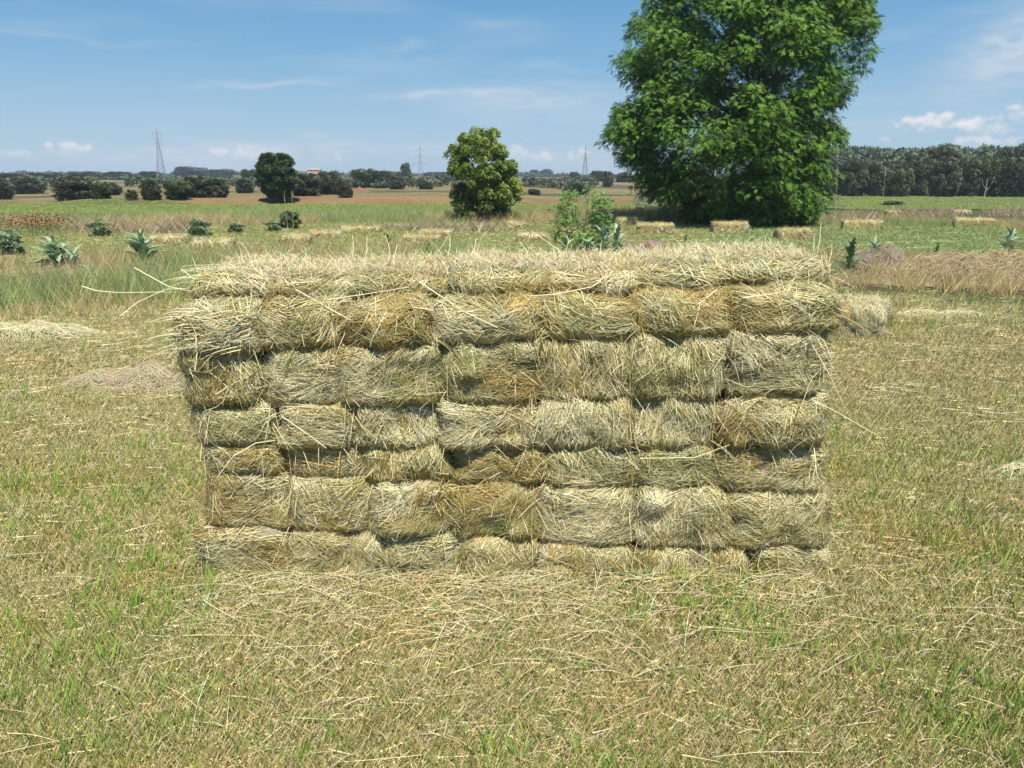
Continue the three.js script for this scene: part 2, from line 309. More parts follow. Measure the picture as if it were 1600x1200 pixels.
function makeBale(o) {                                               // o: pos (bottom middle), h (half sizes), seed, flow, counts, name, label, category, group
  const r = rngOf(o.seed * 13 + 7), sd = o.seed * 3.7, rad = o.rad ?? Math.min(.088, o.h.y * .85);
  const root = thing(o.name ?? 'hay_bale', o.pos, o.label, 'hay bale', o.group);
  root.rotation.set(o.pitch ?? 0, o.yaw ?? 0, o.roll ?? 0);
  const f = baleShape(o.h, rad, sd, o.taper ?? 0), c = part('hay_body', coreGeo(o.h, f), o.core ?? coreMat, root); c.position.y = o.h.y;
  const R = new Ribbons(), h = o.h, ws = o.ws ?? 1, kind = o.flow ?? 'mix', cx = o.cx ?? (r() - .5) * 1.4, cy = o.cy ?? 1.1 + r() * .5, tone = o.tone ?? 0;
  const colAt = p => { const n1 = fbm((p.x + o.pos.x) * 4, (p.y + o.pos.y) * 5, p.z * 4 + 40, 3) + tone * .35, n2 = fbm(p.x * 3.4 + sd * 1.7, p.y * 4.4, p.z * 3 + 80, 3) - tone * .3; return strawColor(r, n1, n2); };
  // matted hay of the front end in combed locks, wrapping over its rounded edges
  for (let k = 0; k < (o.front ?? 0);) {
    const u0 = (r() * 2 - 1) * 1.02, v0 = r() * 2.3 - 1.08, n = 5 + Math.floor(r() * r() * 22), loose = r() < .11;
    let a0 = flowAngle(kind, u0 * 1.3, v0, cx, cy, r) + (fbm(u0 * 1.5 + sd, v0 * 1.5, 3, 3) - .5) * 1.7 + gauss(r) * .18;
    if (loose) a0 = r() * 6.283; if (r() < .5) a0 += Math.PI;
    const base = colAt(V(u0 * h.x, v0 * h.y, h.z)), lf = .001 + .022 * r() * r(), L0 = .05 + .13 * r(), cw = .008 + .022 * r(), cu = gauss(r) * .4;
    for (let j = 0; j < n; j++, k++) {
      const off = gauss(r) * cw, al = gauss(r) * .025, u = u0 + (-Math.sin(a0) * off + Math.cos(a0) * al) / h.x, v = v0 + (Math.cos(a0) * off + Math.sin(a0) * al) / h.y;
      const p = V(Math.max(-1.04, Math.min(1.04, u)) * h.x, Math.max(-1.05, Math.min(v, 1)) * h.y, v > 1 ? h.z - Math.min(.12, (v - 1) * .3) : h.z), a = a0 + gauss(r) * .12;
      const d = v > 1 ? V(Math.cos(a), 0, -Math.sin(a)) : V(Math.cos(a), Math.sin(a), 0), L = L0 * (.6 + .8 * r()), lift = lf + .006 * r(), q = .6 + .75 * r();
      walkStraw(R, f, p, d, L * (ws > 1 ? 1.6 : 1), (.0015 + .0023 * r()) * ws, r() < .8 ? [base[0] * q, base[1] * q, base[2] * q] : colAt(p), lift, lift + (r() < .24 ? .026 * r() : .004), 4, cu + gauss(r) * .2, r);
    }
  }
  // stray stalks that stand off the face
  for (let k = 0; k < (o.stray ?? 0); k++) {
    const u = r() * 2 - 1, v = r() * 2 - 1, p = V(u * h.x, v * h.y, h.z), a = r() * 6.283, L = .10 + .26 * r() * r() + .03, c0 = r() < .62 ? STRAW.pale : r() < .5 ? STRAW.straw : STRAW.olive, kk = .8 + .35 * r();
    walkStraw(R, f, p, V(Math.cos(a), Math.sin(a), 0), L, (.0024 + .0024 * r()) * ws, c0.map(x => x * kk), .008 + .014 * r(), .012 + .04 * r() * r(), 6, gauss(r) * .18, r);
  }
  // ends that stick out along the edges
  for (let k = 0; k < (o.edge ?? 0); k++) {
    const side = r(), p = V((r() * 2 - 1) * h.x, (r() * 2 - 1) * h.y, h.z);
    if (side < .3) p.x = -h.x; else if (side < .6) p.x = h.x; else if (side < .85) p.y = -h.y; else p.y = h.y;
    const s = V(0, 0, 0), n = V(0, 0, 0); f(p, -.01, s, n);
    const d = V(gauss(r) * .5, gauss(r) * .5 - .25, .12 + r() * .35).addScaledVector(n, .4).normalize(), L = .05 + .11 * r(), pts = [];
    for (let i = 0; i <= 4; i++) { const t = i / 4 * L; pts.push(s.clone().addScaledVector(d, t).add(V(0, -t * t * 1.6, 0))); }
    R.add(pts, (.002 + .002 * r()) * ws, colAt(p), V(0, .6, .8), .0012 * ws);
  }
  // the sides
  for (const sx of o.sides ?? []) for (let k = 0; k < (o.sideCount ?? 500); k++) {
    const p = V(sx * h.x, (r() * 2 - 1) * h.y, h.z - Math.pow(r(), 1.6) * 2 * h.z), a = gauss(r) * .7, L = .07 + .16 * r(), out = r() < .2;
    walkStraw(R, f, p, V(0, Math.sin(a), Math.cos(a)), L, (.002 + .002 * r()) * ws, colAt(p), .002, out ? .03 + .09 * r() : .012 * r(), 5, gauss(r) * .8, r);
  }
  // the exposed top: lying straw, then ends that stand up
  for (let k = 0; k < (o.top ?? 0); k++) {
    const p = V((r() * 2 - 1) * h.x * 1.02, h.y, h.z * .84 - r() * 1.84 * h.z), a = r() * 6.283, L = .08 + .18 * r() * r();
    walkStraw(R, f, p, V(Math.cos(a), 0, Math.sin(a)), L, (.0018 + .0024 * r()) * ws, r() < (o.plain ? 0 : .6) ? STRAW.pale.map(x => x * (.62 + .45 * r())) : colAt(p), .002 + .015 * r(), .01 + .04 * r() * r(), 5, gauss(r) * .6, r);
  }
  for (let k = 0; k < (o.stand ?? 0); k++) {
    const p = V((r() * 2 - 1) * h.x * 1.02, h.y, h.z * .86 - Math.pow(r(), .8) * 1.86 * h.z), s = V(0, 0, 0), n = V(0, 0, 0); f(p, -.01, s, n);
    const L = (.03 + .08 * r() * r() + (r() < .05 ? .09 * r() : 0)) * (o.standLen ?? 1), d = V(gauss(r) * .55 - .12, .9, gauss(r) * .5).normalize(), bend = V(gauss(r), -.4, gauss(r)), pts = [];
    for (let i = 0; i <= 4; i++) { const t = i / 4; pts.push(s.clone().addScaledVector(d, t * L).addScaledVector(bend, t * t * L * .28)); }
    R.add(pts, (.0018 + .002 * r()) * ws, r() < (o.plain ? 0 : .6) ? STRAW.pale.map(x => x * (.7 + .4 * r())) : colAt(p), V(.2, .3, .9), .0012);
  }
  if (o.extra) o.extra(R, r, f);
  const g = R.geo(); if (R.p.length) { const m = part('hay_strands', g, hayMat, root, 'stuff'); m.position.y = h.y; }
  return root;
}
const FRONT = 3.2, XS = [300, 600, 900, 1100, 1290];
const LINES = [[885, 905, 905, 902, 893], [820, 830, 846, 854, 850], [733, 752, 759, 767, 770], [692, 698, 697, 698, 690], [632, 628, 624, 620, 612], [546, 537, 526, 518, 512], [478, 476, 470, 462, 456]];
const COLS = [[312, 455, 600, 718, 838, 990, 1170, 1296], [315, 455, 585, 697, 842, 992, 1138, 1290], [320, 440, 566, 700, 850, 992, 1120, 1290], [306, 430, 550, 686, 836, 990, 1130, 1294], [290, 412, 532, 684, 832, 986, 1136, 1292], [284, 405, 538, 676, 845, 992, 1142, 1308]];
const ROWW = ['one', 'two', 'three', 'four', 'five', 'six'];
const POSW = ['leftmost', 'second from left', 'third from left', 'middle', 'third from right', 'second from right', 'rightmost'];
const lineY = (k, px) => table(XS.map((x, i) => [x, LINES[k][i]]), px);
const FLOWS = [['level', 'fan', 'arc', 'arc', 'up', 'up', 'fan'], ['arc', 'arc', 'arc', 'fan', 'arc', 'up', 'arc'], ['level', 'arc', 'up', 'level', 'arc', 'level', 'level'], ['arc', 'level', 'up', 'fan', 'up', 'up', 'mix'], ['up', 'arc', 'arc', 'arc', 'up', 'up', 'arc'], ['level', 'arc', 'mix', 'arc', 'arc', 'arc', 'level']];
const LOOK = { level: 'strands combed sideways', fan: 'strands fanning out', arc: 'strands bent in arcs', up: 'upright strands', mix: 'tangled strands' };
const PUSH = [.022, .016, -.004, .014, .016, .036], TONE = [-.08, -.02, .12, -.12, 0, .14];
const rs = rngOf(99);
for (let row = 0; row < 6; row++) for (let col = 0; col < 7; col++) {
  const x0 = COLS[row][col], x1 = COLS[row][col + 1], xm = (x0 + x1) / 2;
  const top = atDepth(xm, lineY(row + 1, xm), FRONT).y, bot = row ? atDepth(xm, lineY(row, xm), FRONT).y : -.02, ym = (lineY(row, xm) + lineY(row + 1, xm)) / 2;
  const wl = atDepth(x0, ym, FRONT).x, wr = atDepth(x1, ym, FRONT).x, hz = .56, push = PUSH[row] + (rs() - .5) * .026;
  const a = atDepth(x0, lineY(row, x0), FRONT), b = atDepth(x1, lineY(row, x1), FRONT), flow = FLOWS[row][col];
  const lw = (wr - wl) / 2 + .007, hh = (top - bot) / 2 + .005;
  makeBale({
    pos: V((wl + wr) / 2, bot - .004, -FRONT - hz + push), h: V(lw, hh, hz), roll: row ? Math.atan2(b.y - a.y, b.x - a.x) * .6 : 0, yaw: (rs() - .5) * .05, seed: row * 10 + col + 1,
    rad: Math.min(.078, hh * .85), flow, tone: TONE[row] + (rs() - .5) * .12, front: Math.round(3300 * (lw / .19) * (hh / .1)), stray: 58, edge: 26, sides: col === 0 ? [-1] : col === 6 ? [1] : [], sideCount: 520,
    cy: flow === 'fan' ? .4 : undefined, cx: flow === 'fan' ? .8 : undefined,
    label: `hay bale in stack row ${ROWW[row]} from the bottom, ${POSW[col]}, ${LOOK[flow]}`, group: 'bales of the big hay stack',
    extra: col === 0 && row === 5 ? (R, r, f) => {                   // combed tuft that hangs out to the left
      for (let k = 0; k < 130; k++) { const s = V(lerp(.16, -.14, r()), gauss(r) * .05, hz + .01), d = V(-1, gauss(r) * .16 + .02, .05 + r() * .1).normalize(), L = .07 + .13 * r(), pts = []; for (let i = 0; i <= 5; i++) pts.push(s.clone().addScaledVector(d, i / 5 * L).add(V(0, -.25 * (i / 5) ** 2 * L, .02 * Math.sin(i)))); R.add(pts, .0024 + .002 * r(), (r() < .5 ? STRAW.pale : r() < .5 ? STRAW.grey : STRAW.olive).map(x => x * (.8 + .3 * r())), V(0, .5, .9)); }
    } : undefined,
  });
}
// upper layer, set back, spreading a little towards its far end
const TCOL = [[284, 458], [408, 461], [540, 464], [700, 468], [858, 466], [1000, 462], [1125, 452], [1318, 440]];
for (let col = 0; col < 7; col++) {
  const D7 = 3.40, x0 = TCOL[col][0], x1 = TCOL[col + 1][0], xm = (x0 + x1) / 2, hz = .46;
  const wl = atDepth(x0, 450, D7).x, wr = atDepth(x1, 450, D7).x, bot = atDepth(xm, lineY(6, xm), FRONT).y + .004, top = bot + [.085, .075, .082, .098, .085, .088, .095][col];
  makeBale({
    pos: V((wl + wr) / 2, bot, -D7 - hz + (rs() - .5) * .06), h: V((wr - wl) / 2 + .006, (top - bot) / 2, hz), yaw: -(col - 3) * .045, taper: .11, seed: 80 + col, rad: .06, flow: ['fan', 'arc', 'mix', 'arc', 'arc', 'level', 'mix'][col], tone: .09,
    front: 1300, stray: 26, edge: 20, top: 2600, stand: 1100, standLen: .95, sides: col === 0 ? [-1] : col === 6 ? [1] : [], sideCount: 500,
    label: `${POSW[col]} hay bale of the stack top layer, bleached straw on it`, group: 'top layer of the hay stack',
    extra: col === 0 ? (R, r) => {
      for (let k = 0; k < 110; k++) { const s = V(lerp(.1, -.17, r()), .03 + gauss(r) * .02, .5 - r() * .5), d = V(-1, .22 + gauss(r) * .16, gauss(r) * .3).normalize(), L = .08 + .17 * r(), pts = []; for (let i = 0; i <= 5; i++) pts.push(s.clone().addScaledVector(d, i / 5 * L).add(V(0, -.35 * (i / 5) ** 2 * L, 0))); R.add(pts, .0022 + .002 * r(), (r() < .4 ? STRAW.pale : r() < .5 ? STRAW.grey : STRAW.green).map(x => x * (.8 + .3 * r())), V(0, .7, .7)); }
    } : undefined,
  });
}
// long stalks that lie loose on the stack and reach past it, each one a piece of straw
function straw(pts, w, label, tone = STRAW.pale) { const R = new Ribbons(), P = [pts[0]]; for (let i = 1; i < pts.length; i++) P.push(pts[i - 1].clone().lerp(pts[i], .5), pts[i - 1].clone().lerp(pts[i], .94), pts[i]); R.add(P, w * .72, tone, V(0, .75, .65), w * .4); const m = shadows(new THREE.Mesh(R.geo(), hayMat)); m.name = numbered('long_straw'); tag(m, label, 'straw', 'long loose stalks on the hay stack'); scene.add(m); }
const sp = (px, py, d) => atDepth(px, py, d);
straw([sp(128, 447, 3.55), sp(150, 454, 3.5), sp(182, 457, 3.45), sp(275, 456, 3.4)], .006, 'long bent stalk reaching farthest left from the stack top');
straw([sp(210, 418, 3.7), sp(262, 447, 3.55), sp(330, 462, 3.4)], .006, 'long pale stalk slanting up left off the stack corner');
straw([sp(283, 420, 3.7), sp(325, 452, 3.45), sp(352, 458, 3.4)], .006, 'straight stalk rising left beside the slanting pair at the stack corner');
straw([sp(187, 494, 3.2), sp(215, 472, 3.3), sp(258, 452, 3.4), sp(300, 450, 3.4)], .005, 'thin stalk drooping left and down from the stack top corner');
straw([sp(655, 440, 3.3), sp(720, 484, 3.16), sp(778, 512, 3.12)], .0065, 'long pale stalk lying diagonally across the third top row bale from left');
straw([sp(815, 463, 3.3), sp(865, 460, 3.2), sp(925, 448, 3.3), sp(955, 425, 3.4)], .0065, 'curved stalk rising right on the middle of the top ledge');
straw([sp(462, 452, 3.3), sp(520, 485, 3.14), sp(548, 500, 3.12)], .006, 'straight pale stalk leaning over the second top row bale from left');
straw([sp(512, 468, 3.2), sp(580, 458, 3.2), sp(640, 448, 3.3)], .005, 'nearly level stalk on the left half of the top ledge');
straw([sp(1270, 625, 3.1), sp(1310, 645, 3.1), sp(1375, 683, 3.1)], .005, 'stalk sticking out right and down at half height of the stack');
straw([sp(1270, 540, 3.12), sp(1296, 585, 3.08), sp(1318, 633, 3.08)], .0045, 'stalk hanging down along the right edge of the stack');
straw([sp(340, 745, 3.1), sp(365, 712, 3.08), sp(400, 692, 3.1), sp(430, 688, 3.1)], .0065, 'pale bowed stalk at the left end of the third row');
straw([sp(440, 650, 3.12), sp(480, 678, 3.1), sp(510, 700, 3.1)], .005, 'pale diagonal stalk in front of the fourth row on the left');
straw([sp(1000, 716, 3.1), sp(1085, 715, 3.05), sp(1140, 695, 3.1)], .004, 'thin bowed stalk across the dark gap under the fourth row');
for (const [x, y0, x1, y1] of [[550, 405, 551, 367], [570, 408, 573, 368], [610, 405, 602, 366], [612, 408, 620, 382], [700, 400, 703, 366], [735, 402, 744, 372], [1275, 405, 1283, 348], [1268, 405, 1272, 370], [1185, 402, 1190, 378], [830, 405, 812, 378], [890, 405, 830, 360], [1295, 410, 1300, 380], [652, 440, 702, 366]])
  straw([sp(x, y0, 4.0), sp((x + x1) / 2 + 2, (y0 + y1) / 2, 4.02), sp(x1, y1, 4.05)], .0048, `thin upright stalk on far edge of stack top, ${x < 560 ? 'farthest left' : x < 590 ? 'second from left' : x < 611 ? 'third from left' : x < 640 ? 'short, fourth from left' : x < 660 ? 'long and leaning right' : x < 710 ? 'left of the middle' : x < 780 ? 'just left of the middle' : x < 850 ? 'short, leaning left at the middle' : x < 900 ? 'long, leaning far left at the middle' : x < 1200 ? 'alone right of the middle' : x < 1270 ? 'left of the tallest' : x < 1290 ? 'tallest at the right end' : 'farthest right'}`);

// ───────────────────────── bales lying in the field ─────────────────────────
function fieldBale(seed, label, pos, L, hgt, dep, yaw, count, big) {
  return makeBale({ pos, h: V(L / 2, hgt / 2, dep / 2), seed, yaw, rad: .11, flow: 'up', tone: -.10, core: paleCoreMat, plain: true, ws: big ? 1.3 : 3.2, front: count, stray: 20, edge: 60, top: count, stand: Math.round(count * .7), standLen: big ? 1.2 : 1.8, sides: [-1, 1], sideCount: 200, label, group: 'single bales lying in the mown field' });
}
{ const p = onGround(1357, 532); fieldBale(150, 'hay bale standing on the mown grass close behind the right end of the stack', V(p.x, p.y - .01, p.z - .38), .68, .40, .8, -.5, 1800, true); }
const FB = [[1025, 368, 58, 19, 'short shaggy hay bale, left one of the pair before the big tree'], [1142, 366, 57, 19, 'hay bale lying in front of the big tree trunk'], [1350, 361, 60, 17, 'sharp edged hay bale on the green mown strip right of the big tree'], [1527, 357, 60, 16, 'hay bale farthest right on the green mown strip'],
  [1243, 378, 58, 20, 'ragged pale hay bale partly hidden by weeds right of the big tree'], [987, 355, 46, 15, 'small greenish hay bale at the left foot of the big tree'], [460, 386, 48, 18, 'brown hay bale left of the small middle tree, nearest of a row of three'], [506, 376, 50, 15, 'hay bale just behind the brown one on the left'], [562, 366, 62, 12, 'flat pale hay bale at the far edge left of the small tree'],
  [658, 381, 60, 14, 'hay bale in front of the small middle tree'], [682, 371, 52, 12, 'hay bale just behind the one below the small middle tree'], [806, 362, 34, 16, 'short hay bale right of the small middle tree'], [832, 380, 52, 15, 'brown hay bale left of the leafy sapling'], [895, 375, 54, 13, 'pale hay bale half hidden behind the leafy sapling'], [262, 383, 56, 15, 'tan hay bale at the left beyond the grey green plants'], [328, 394, 64, 20, 'green hay bale lying left in the long grass'], [1505, 335, 26, 7, 'tiny far hay bale before the right hand green field'], [1398, 335, 30, 6, 'thin far hay bale before the dark wood']];
FB.forEach(([px, py, w, hh, label], i) => { const p = onGround(px, py), d = -p.z * CP + (EYE - p.y) * SP; fieldBale(160 + i, label, V(p.x, p.y - .02, p.z - .25), w * d / FOC, hh * d / FOC * 1.0, .46, (i * 1.7 % 1 - .5) * .5, py > 350 ? 260 : 120); });

// ───────────────────────── grasses ─────────────────────────
function tuft(seed, n, spread, hgt, w, cols, lean, litter = 0) {
  const r = rngOf(seed), R = new Ribbons();
  for (let k = 0; k < n; k++) {
    const a = r() * 6.283, q = Math.sqrt(r()) * spread, s = V(Math.cos(a) * q, -.01, Math.sin(a) * q), lie = r() < litter;
    const h = hgt * (.35 + .8 * r()), b = r() * 6.283, ln = lie ? 2.2 : lean * (.3 + r()), d = V(Math.cos(b) * ln, lie ? .12 : 1, Math.sin(b) * ln).normalize(), pts = [];
    if (lie) s.y = .004 + .02 * r();
    for (let i = 0; i <= 3; i++) { const t = i / 3; pts.push(s.clone().addScaledVector(d, t * h).add(V(Math.cos(b) * t * t * h * .25 * lean, lie ? 0 : -t * t * h * .12 * lean, Math.sin(b) * t * t * h * .25 * lean))); }
    const c = cols[Math.floor(r() * cols.length)], kk = .5 + .95 * r();
    R.add(pts, w * (.6 + .8 * r()), c.map(x => x * kk), V(Math.cos(b + 1.5), .25, Math.sin(b + 1.5)), w * .2);
  }
  return R.geo();
}
function scatter(name, label, geos, list, mat = grassMat) {          // list: [x, z, scale, turn, r, g, b, variant]
  geos.forEach((g, v) => {
    const L = list.filter(e => e[7] % geos.length === v); if (!L.length) return;
    const im = new THREE.InstancedMesh(g, mat, L.length), M = new THREE.Matrix4(), q = new THREE.Quaternion(), Y = V(0, 1, 0), c = new THREE.Color();
    L.forEach(([x, z, s, t, cr, cg, cb, , sy], i) => { q.setFromAxisAngle(Y, t); M.compose(V(x, ground(x, z), z), q, V(s, s * (sy ?? 1), s)); im.setMatrixAt(i, M); im.setColorAt(i, c.setRGB(cr, cg, cb)); });
    im.name = numbered(name); tag(im, label, null, null, 'stuff'); shadows(im); scene.add(im);
  });
}
const TAN = [.68, .55, .27], BROWN = [.42, .30, .14], RUST = [.44, .27, .125], OLV = [.40, .40, .11], GRN = [.24, .33, .075], FRESH = [.25, .40, .065], PALE = [.70, .60, .36], SAGE = [.29, .345, .18];
const dryTufts = [1, 2, 3].map(s => tuft(s, 18, .065, .050, .0054, [TAN, TAN, OLV, BROWN, OLV, PALE, RUST, TAN, GRN, PALE], .5, .16));
const oliveTufts = [4, 5, 6].map(s => tuft(s, 17, .06, .052, .0052, [OLV, OLV, GRN, TAN, GRN, OLV, PALE], .45, .1));
const freshTufts = [7, 8, 9].map(s => tuft(s, 8, .022, .075, .0055, [FRESH, GRN, FRESH, OLV], .3));
const litterTufts = [10, 11].map(s => tuft(s, 9, .10, .085, .0030, [PALE, TAN, PALE, BROWN, SAGE], .8, 1));
const tallTufts = [12, 13, 14].map(s => tuft(s, 26, .16, .42, .010, [GRN, OLV, SAGE, SAGE, GRN, [.24, .33, .14]], .35));
const dryTall = [15, 16].map(s => tuft(s, 26, .16, .40, .010, [TAN, BROWN, TAN, PALE, OLV, BROWN], .4));
const mownTufts = [17, 18, 19].map(s => tuft(s, 26, .22, .08, .010, [OLV, TAN, GRN, OLV, GRN, PALE], .7, .2));
const STACK = { x0: -1.3, x1: 1.28, z0: -4.3, z1: -3.22 };
const inStack = (x, z) => x > STACK.x0 && x < STACK.x1 && z > STACK.z0 && z < STACK.z1;
{
  const r = rngOf(321), dry = [], olv = [], fresh = [], lit = [];
  const N = 80000;
  for (let i = 0; i < N; i++) {
    const d = 1.5 * Math.pow(13 / 1.5, Math.pow(r(), .72)), az = (r() * 2 - 1) * .78, x = Math.sin(az) * d * 1.02, z = -Math.cos(az) * d;
    if (inStack(x, z)) continue;
    const p1 = fbm(x * .55, z * .55, 9, 4), p2 = fbm(x * 1.3 + 9, z * 1.3, 22, 3), near = smooth(3.6, 2.2, d), s = (.7 + .6 * r()) * (1 + d * .10), k = .75 + .5 * r(), rusty = smooth(.56, .76, fbm(x * 2.6 + 40, z * 2.6, 55, 3));
    const green = smooth(.48, .64, p1) * .8 + near * .05, e = [x, z, s, r() * 6.283, k * (1 + .02 * rusty), k * (1 - .08 * rusty), k * (1 - .16 * rusty), Math.floor(r() * 6)];
    const q = r();
    if (q < .07 * smooth(.47, .64, p2) * (d < 5 ? 1.5 : .6) * 2) { e[2] *= .8 + .5 * r(); fresh.push(e); }
    else if (q > .96 - .16 * smooth(.56, .7, fbm(x * .9, z * 1.4, 66, 3))) lit.push(e);
    else if (r() < .30 + .6 * green) olv.push(e); else dry.push(e);
  }
  scatter('stubble_grass', 'short dry tan stubble covering the field around the stack', dryTufts, dry);
  scatter('olive_grass', 'short olive mown grass mixed into the dry stubble', oliveTufts, olv);
  scatter('fresh_grass', 'fresh bright green blades sprouting between the stubble', freshTufts, fresh);
  scatter('hay_litter', 'short dry straw litter lying on the stubble', litterTufts, lit);
}
{ // fresh tufts that stand close to the camera
  const r = rngOf(77), L = [];
  for (let i = 0; i < 1500; i++) { const px = r() * 1800 - 100, py = 930 + 330 * Math.sqrt(r()), n = fbm(px * .008, py * .012, 90, 3); if (n < .46) continue; const p = onGround(px, py), k = .8 + .4 * r(); L.push([p.x, p.z, .7 + .5 * r(), r() * 6.28, k, k, k, i]); }
  scatter('green_sprouts', 'bright green grass sprouts in the foreground', freshTufts, L);
}
{ // weeds beyond the near field, the mown strip, the verge
  const r = rngOf(555), weeds = [], dry = [], mown = [], verge = [], vdry = [], crop = [];
  for (let i = 0; i < 30000; i++) {
    const d = 11.2 + 34.8 * Math.pow(r(), .8), az = (r() * 2 - 1) * .74, x = Math.sin(az) * d, z = -Math.cos(az) * d, dw = d * (1 + (fbm(x * .08, z * .08, 8, 3) - .5) * .14), k = .75 + .5 * r(), n = fbm(x * .35, z * .35, 33, 4), px = az * 57.3, e = [x, z, 1, r() * 6.283, k, k, k, i];
    if (dw < 19) {
      const lush = px < -3 ? 1 : px < 22 ? .55 : .8; if (dw < 13 && px > -8 && px < 18) { e[2] = .6 + .5 * r(); mown.push(e); continue; }
      e[2] = (.7 + .75 * r()) * lush * (dw < 12.8 ? .6 : 1);
      if (dw < 14.2 && px > 8) { e[2] = .6 + .6 * r(); mown.push(e); continue; } if (n > .60 || (px > 14 && n > .46) || dw < 13.0) { if (r() < .6) dry.push(e); } else weeds.push(e);
    } else if (dw < 34) { e[2] = (1 + .6 * r()) * (1 + d * .02); const g = px > 14 ? .85 : 1; e[4] *= g; mown.push(e); }
    else if (dw < 43) { e[2] = (.6 + .9 * r()) * (px > 12 ? .6 : 1); (n > .5 ? vdry : verge).push(e); if (px < 12 && px > 3) e[2] *= 1.2; }
  }
  for (let i = 0; i < 7000; i++) { const left = r() < .6, az = left ? lerp(-38, 9.5, r()) : lerp(21, 40, r()), t = az / 57.3, d = (left ? lerp(43, 62, r()) : lerp(52, 98, r())) / Math.cos(t), k = .8 + .3 * r(); crop.push([Math.sin(t) * d, -Math.cos(t) * d, 1.6 + r(), r() * 6.28, k, k, k * .9, i, .22]); }
  scatter('tall_weeds', 'tangled grey green weeds growing behind the stack', tallTufts, weeds);
  scatter('dry_weeds', 'dry brown weeds and grass along the field edge', dryTall, dry);
  scatter('mown_grass', 'cut grass of the mown strip with the single bales', mownTufts, mown);
  scatter('verge_grass', 'long green grass on the verge beyond the mown strip', tallTufts, verge);
  scatter('verge_dry_grass', 'dry reddish grass on the verge beyond the mown strip', dryTall, vdry);
  scatter('crop_grass', 'low green crop standing in the flat fields', [tuft(21, 30, .3, .3, .02, [GRN, OLV, FRESH, GRN], .4)], crop);
}
{ // loose straw strewn round the stack
  const r = rngOf(888), R = new Ribbons();
  for (let i = 0; i < 1700; i++) {
    let x, z; const q = r();
    if (q < .52) { x = (r() * 2 - 1) * 1.35; z = -3.12 + Math.abs(gauss(r)) * .35; } else if (q < .66) { x = (r() < .5 ? -1.55 : 1.55) + gauss(r) * .4; z = -3.4 + gauss(r) * .6; } else if (q < .74) { x = 2.1 + gauss(r) * .5; z = -2.9 + gauss(r) * .3; } else { const d = 1.7 + 9 * r() * r(), a = (r() - .5) * 1.5; x = Math.sin(a) * d; z = -Math.cos(a) * d; }
    if (q < .22) z = -3.17 + Math.abs(gauss(r)) * .09;
    if (inStack(x, z)) continue;
    const a = r() < .6 ? gauss(r) * .5 : r() * 3.14, L = .06 + .26 * r() * r() + (r() < .06 ? .25 : 0), b = gauss(r) * .16, y = ground(x, z) + .02 + .03 * r(), tl = gauss(r) * .1, pts = [];
    for (let k = 0; k <= 5; k++) { const t = k / 5 - .5; pts.push(V(x + Math.cos(a + b * t) * t * L, y + Math.max(-.015, tl * t * L) + .01 * Math.cos(t * 3), z + Math.sin(a + b * t) * t * L)); }
    R.add(pts, .0022 + .002 * r() * r(), (r() < .6 ? STRAW.pale : r() < .5 ? STRAW.grey : STRAW.straw).map(c => c * (.75 + .4 * r())), V(0, 1, .1), .0018);
  }
  const m = shadows(new THREE.Mesh(R.geo(), hayMat)); m.name = 'loose_straw'; tag(m, 'loose pale straw strewn on the stubble around the stack', null, null, 'stuff'); scene.add(m);
}
// low heaps of raked hay and dry brush: a core mound under combed strands
function heap(name, label, category, cx, cz, a, b, hgt, n, cols, seed, dir, len, w, mat = hayMat, turn = 0) {
  const r = rngOf(seed), g0 = ground(cx, cz), root = thing(name, V(cx, g0, cz), label, category); root.rotation.y = turn;
  const hAt = (x, z) => { const k = ((x / a) ** 2 + (z / b) ** 2) * (1 + .9 * fbm(x * 1.4 / b + seed, z * 1.4 / b, seed + 5, 3)); return hgt * Math.max(0, 1 - k) ** .8 * (.1 + 1.7 * fbm(x * 2.2 / Math.max(a, .6) * 2 + seed, z * 2.2 / Math.max(b, .4), seed, 4)); };
  const C = new THREE.PlaneGeometry(2 * a, 2 * b, 36, 18); C.rotateX(-Math.PI / 2); const p = C.attributes.position, u = C.attributes.uv;
  for (let i = 0; i < p.count; i++) { const x = p.getX(i), z = p.getZ(i); p.setY(i, hAt(x, z) * .82 - .07 + ground(cx + x, cz + z) - g0); u.setXY(i, x, z); } C.computeVertexNormals();
  const avg = [0, 1, 2].map(k => cols.reduce((s, c) => s + c[k], 0) / cols.length * 1.9);
  part('mound', C, stdMat({ map: hayTex, color: new THREE.Color(...avg.map(x => Math.min(1, x * 1.15))), roughness: 1 }), root);
  const R = new Ribbons();
  for (let i = 0; i < n; i++) {
    const q = Math.sqrt(r()) * 1.08, t = r() * 6.283; let x = Math.cos(t) * q * a, z = Math.sin(t) * q * b; const an = dir + gauss(r) * .6 + (r() < .3 ? r() * 3 : 0), L = len * (.4 + r()), bd = gauss(r) * .8, pts = [], lf = r() < .2 ? .1 * r() : .02 * r();
    for (let k = 0; k <= 5; k++) { const f = k / 5; pts.push(V(x, hAt(x, z) + ground(cx + x, cz + z) - g0 + .01 + lf * f * f * len * 3 + hgt * .06 * r(), z)); x += Math.cos(an + bd * f) * L / 5; z += Math.sin(an + bd * f) * L / 5; }
    R.add(pts, w * (.6 + .8 * r()), cols[Math.floor(r() * cols.length)].map(c => c * (.75 + .5 * r())), V(0, .8, .6), w * .5);
  }
  part('strands', R.geo(), mat, root, 'stuff'); return root;
}
{ const p = onGround(215, 606); heap('loose_hay_heap', 'low heap of raked greyish hay left of the stack', 'hay heap', p.x + .1, p.z, .98, .34, .15, 2000, [STRAW.straw, STRAW.grey, [.42, .33, .22], [.34, .26, .17], [.28, .21, .13]], 31, .1, .3, .0034); }
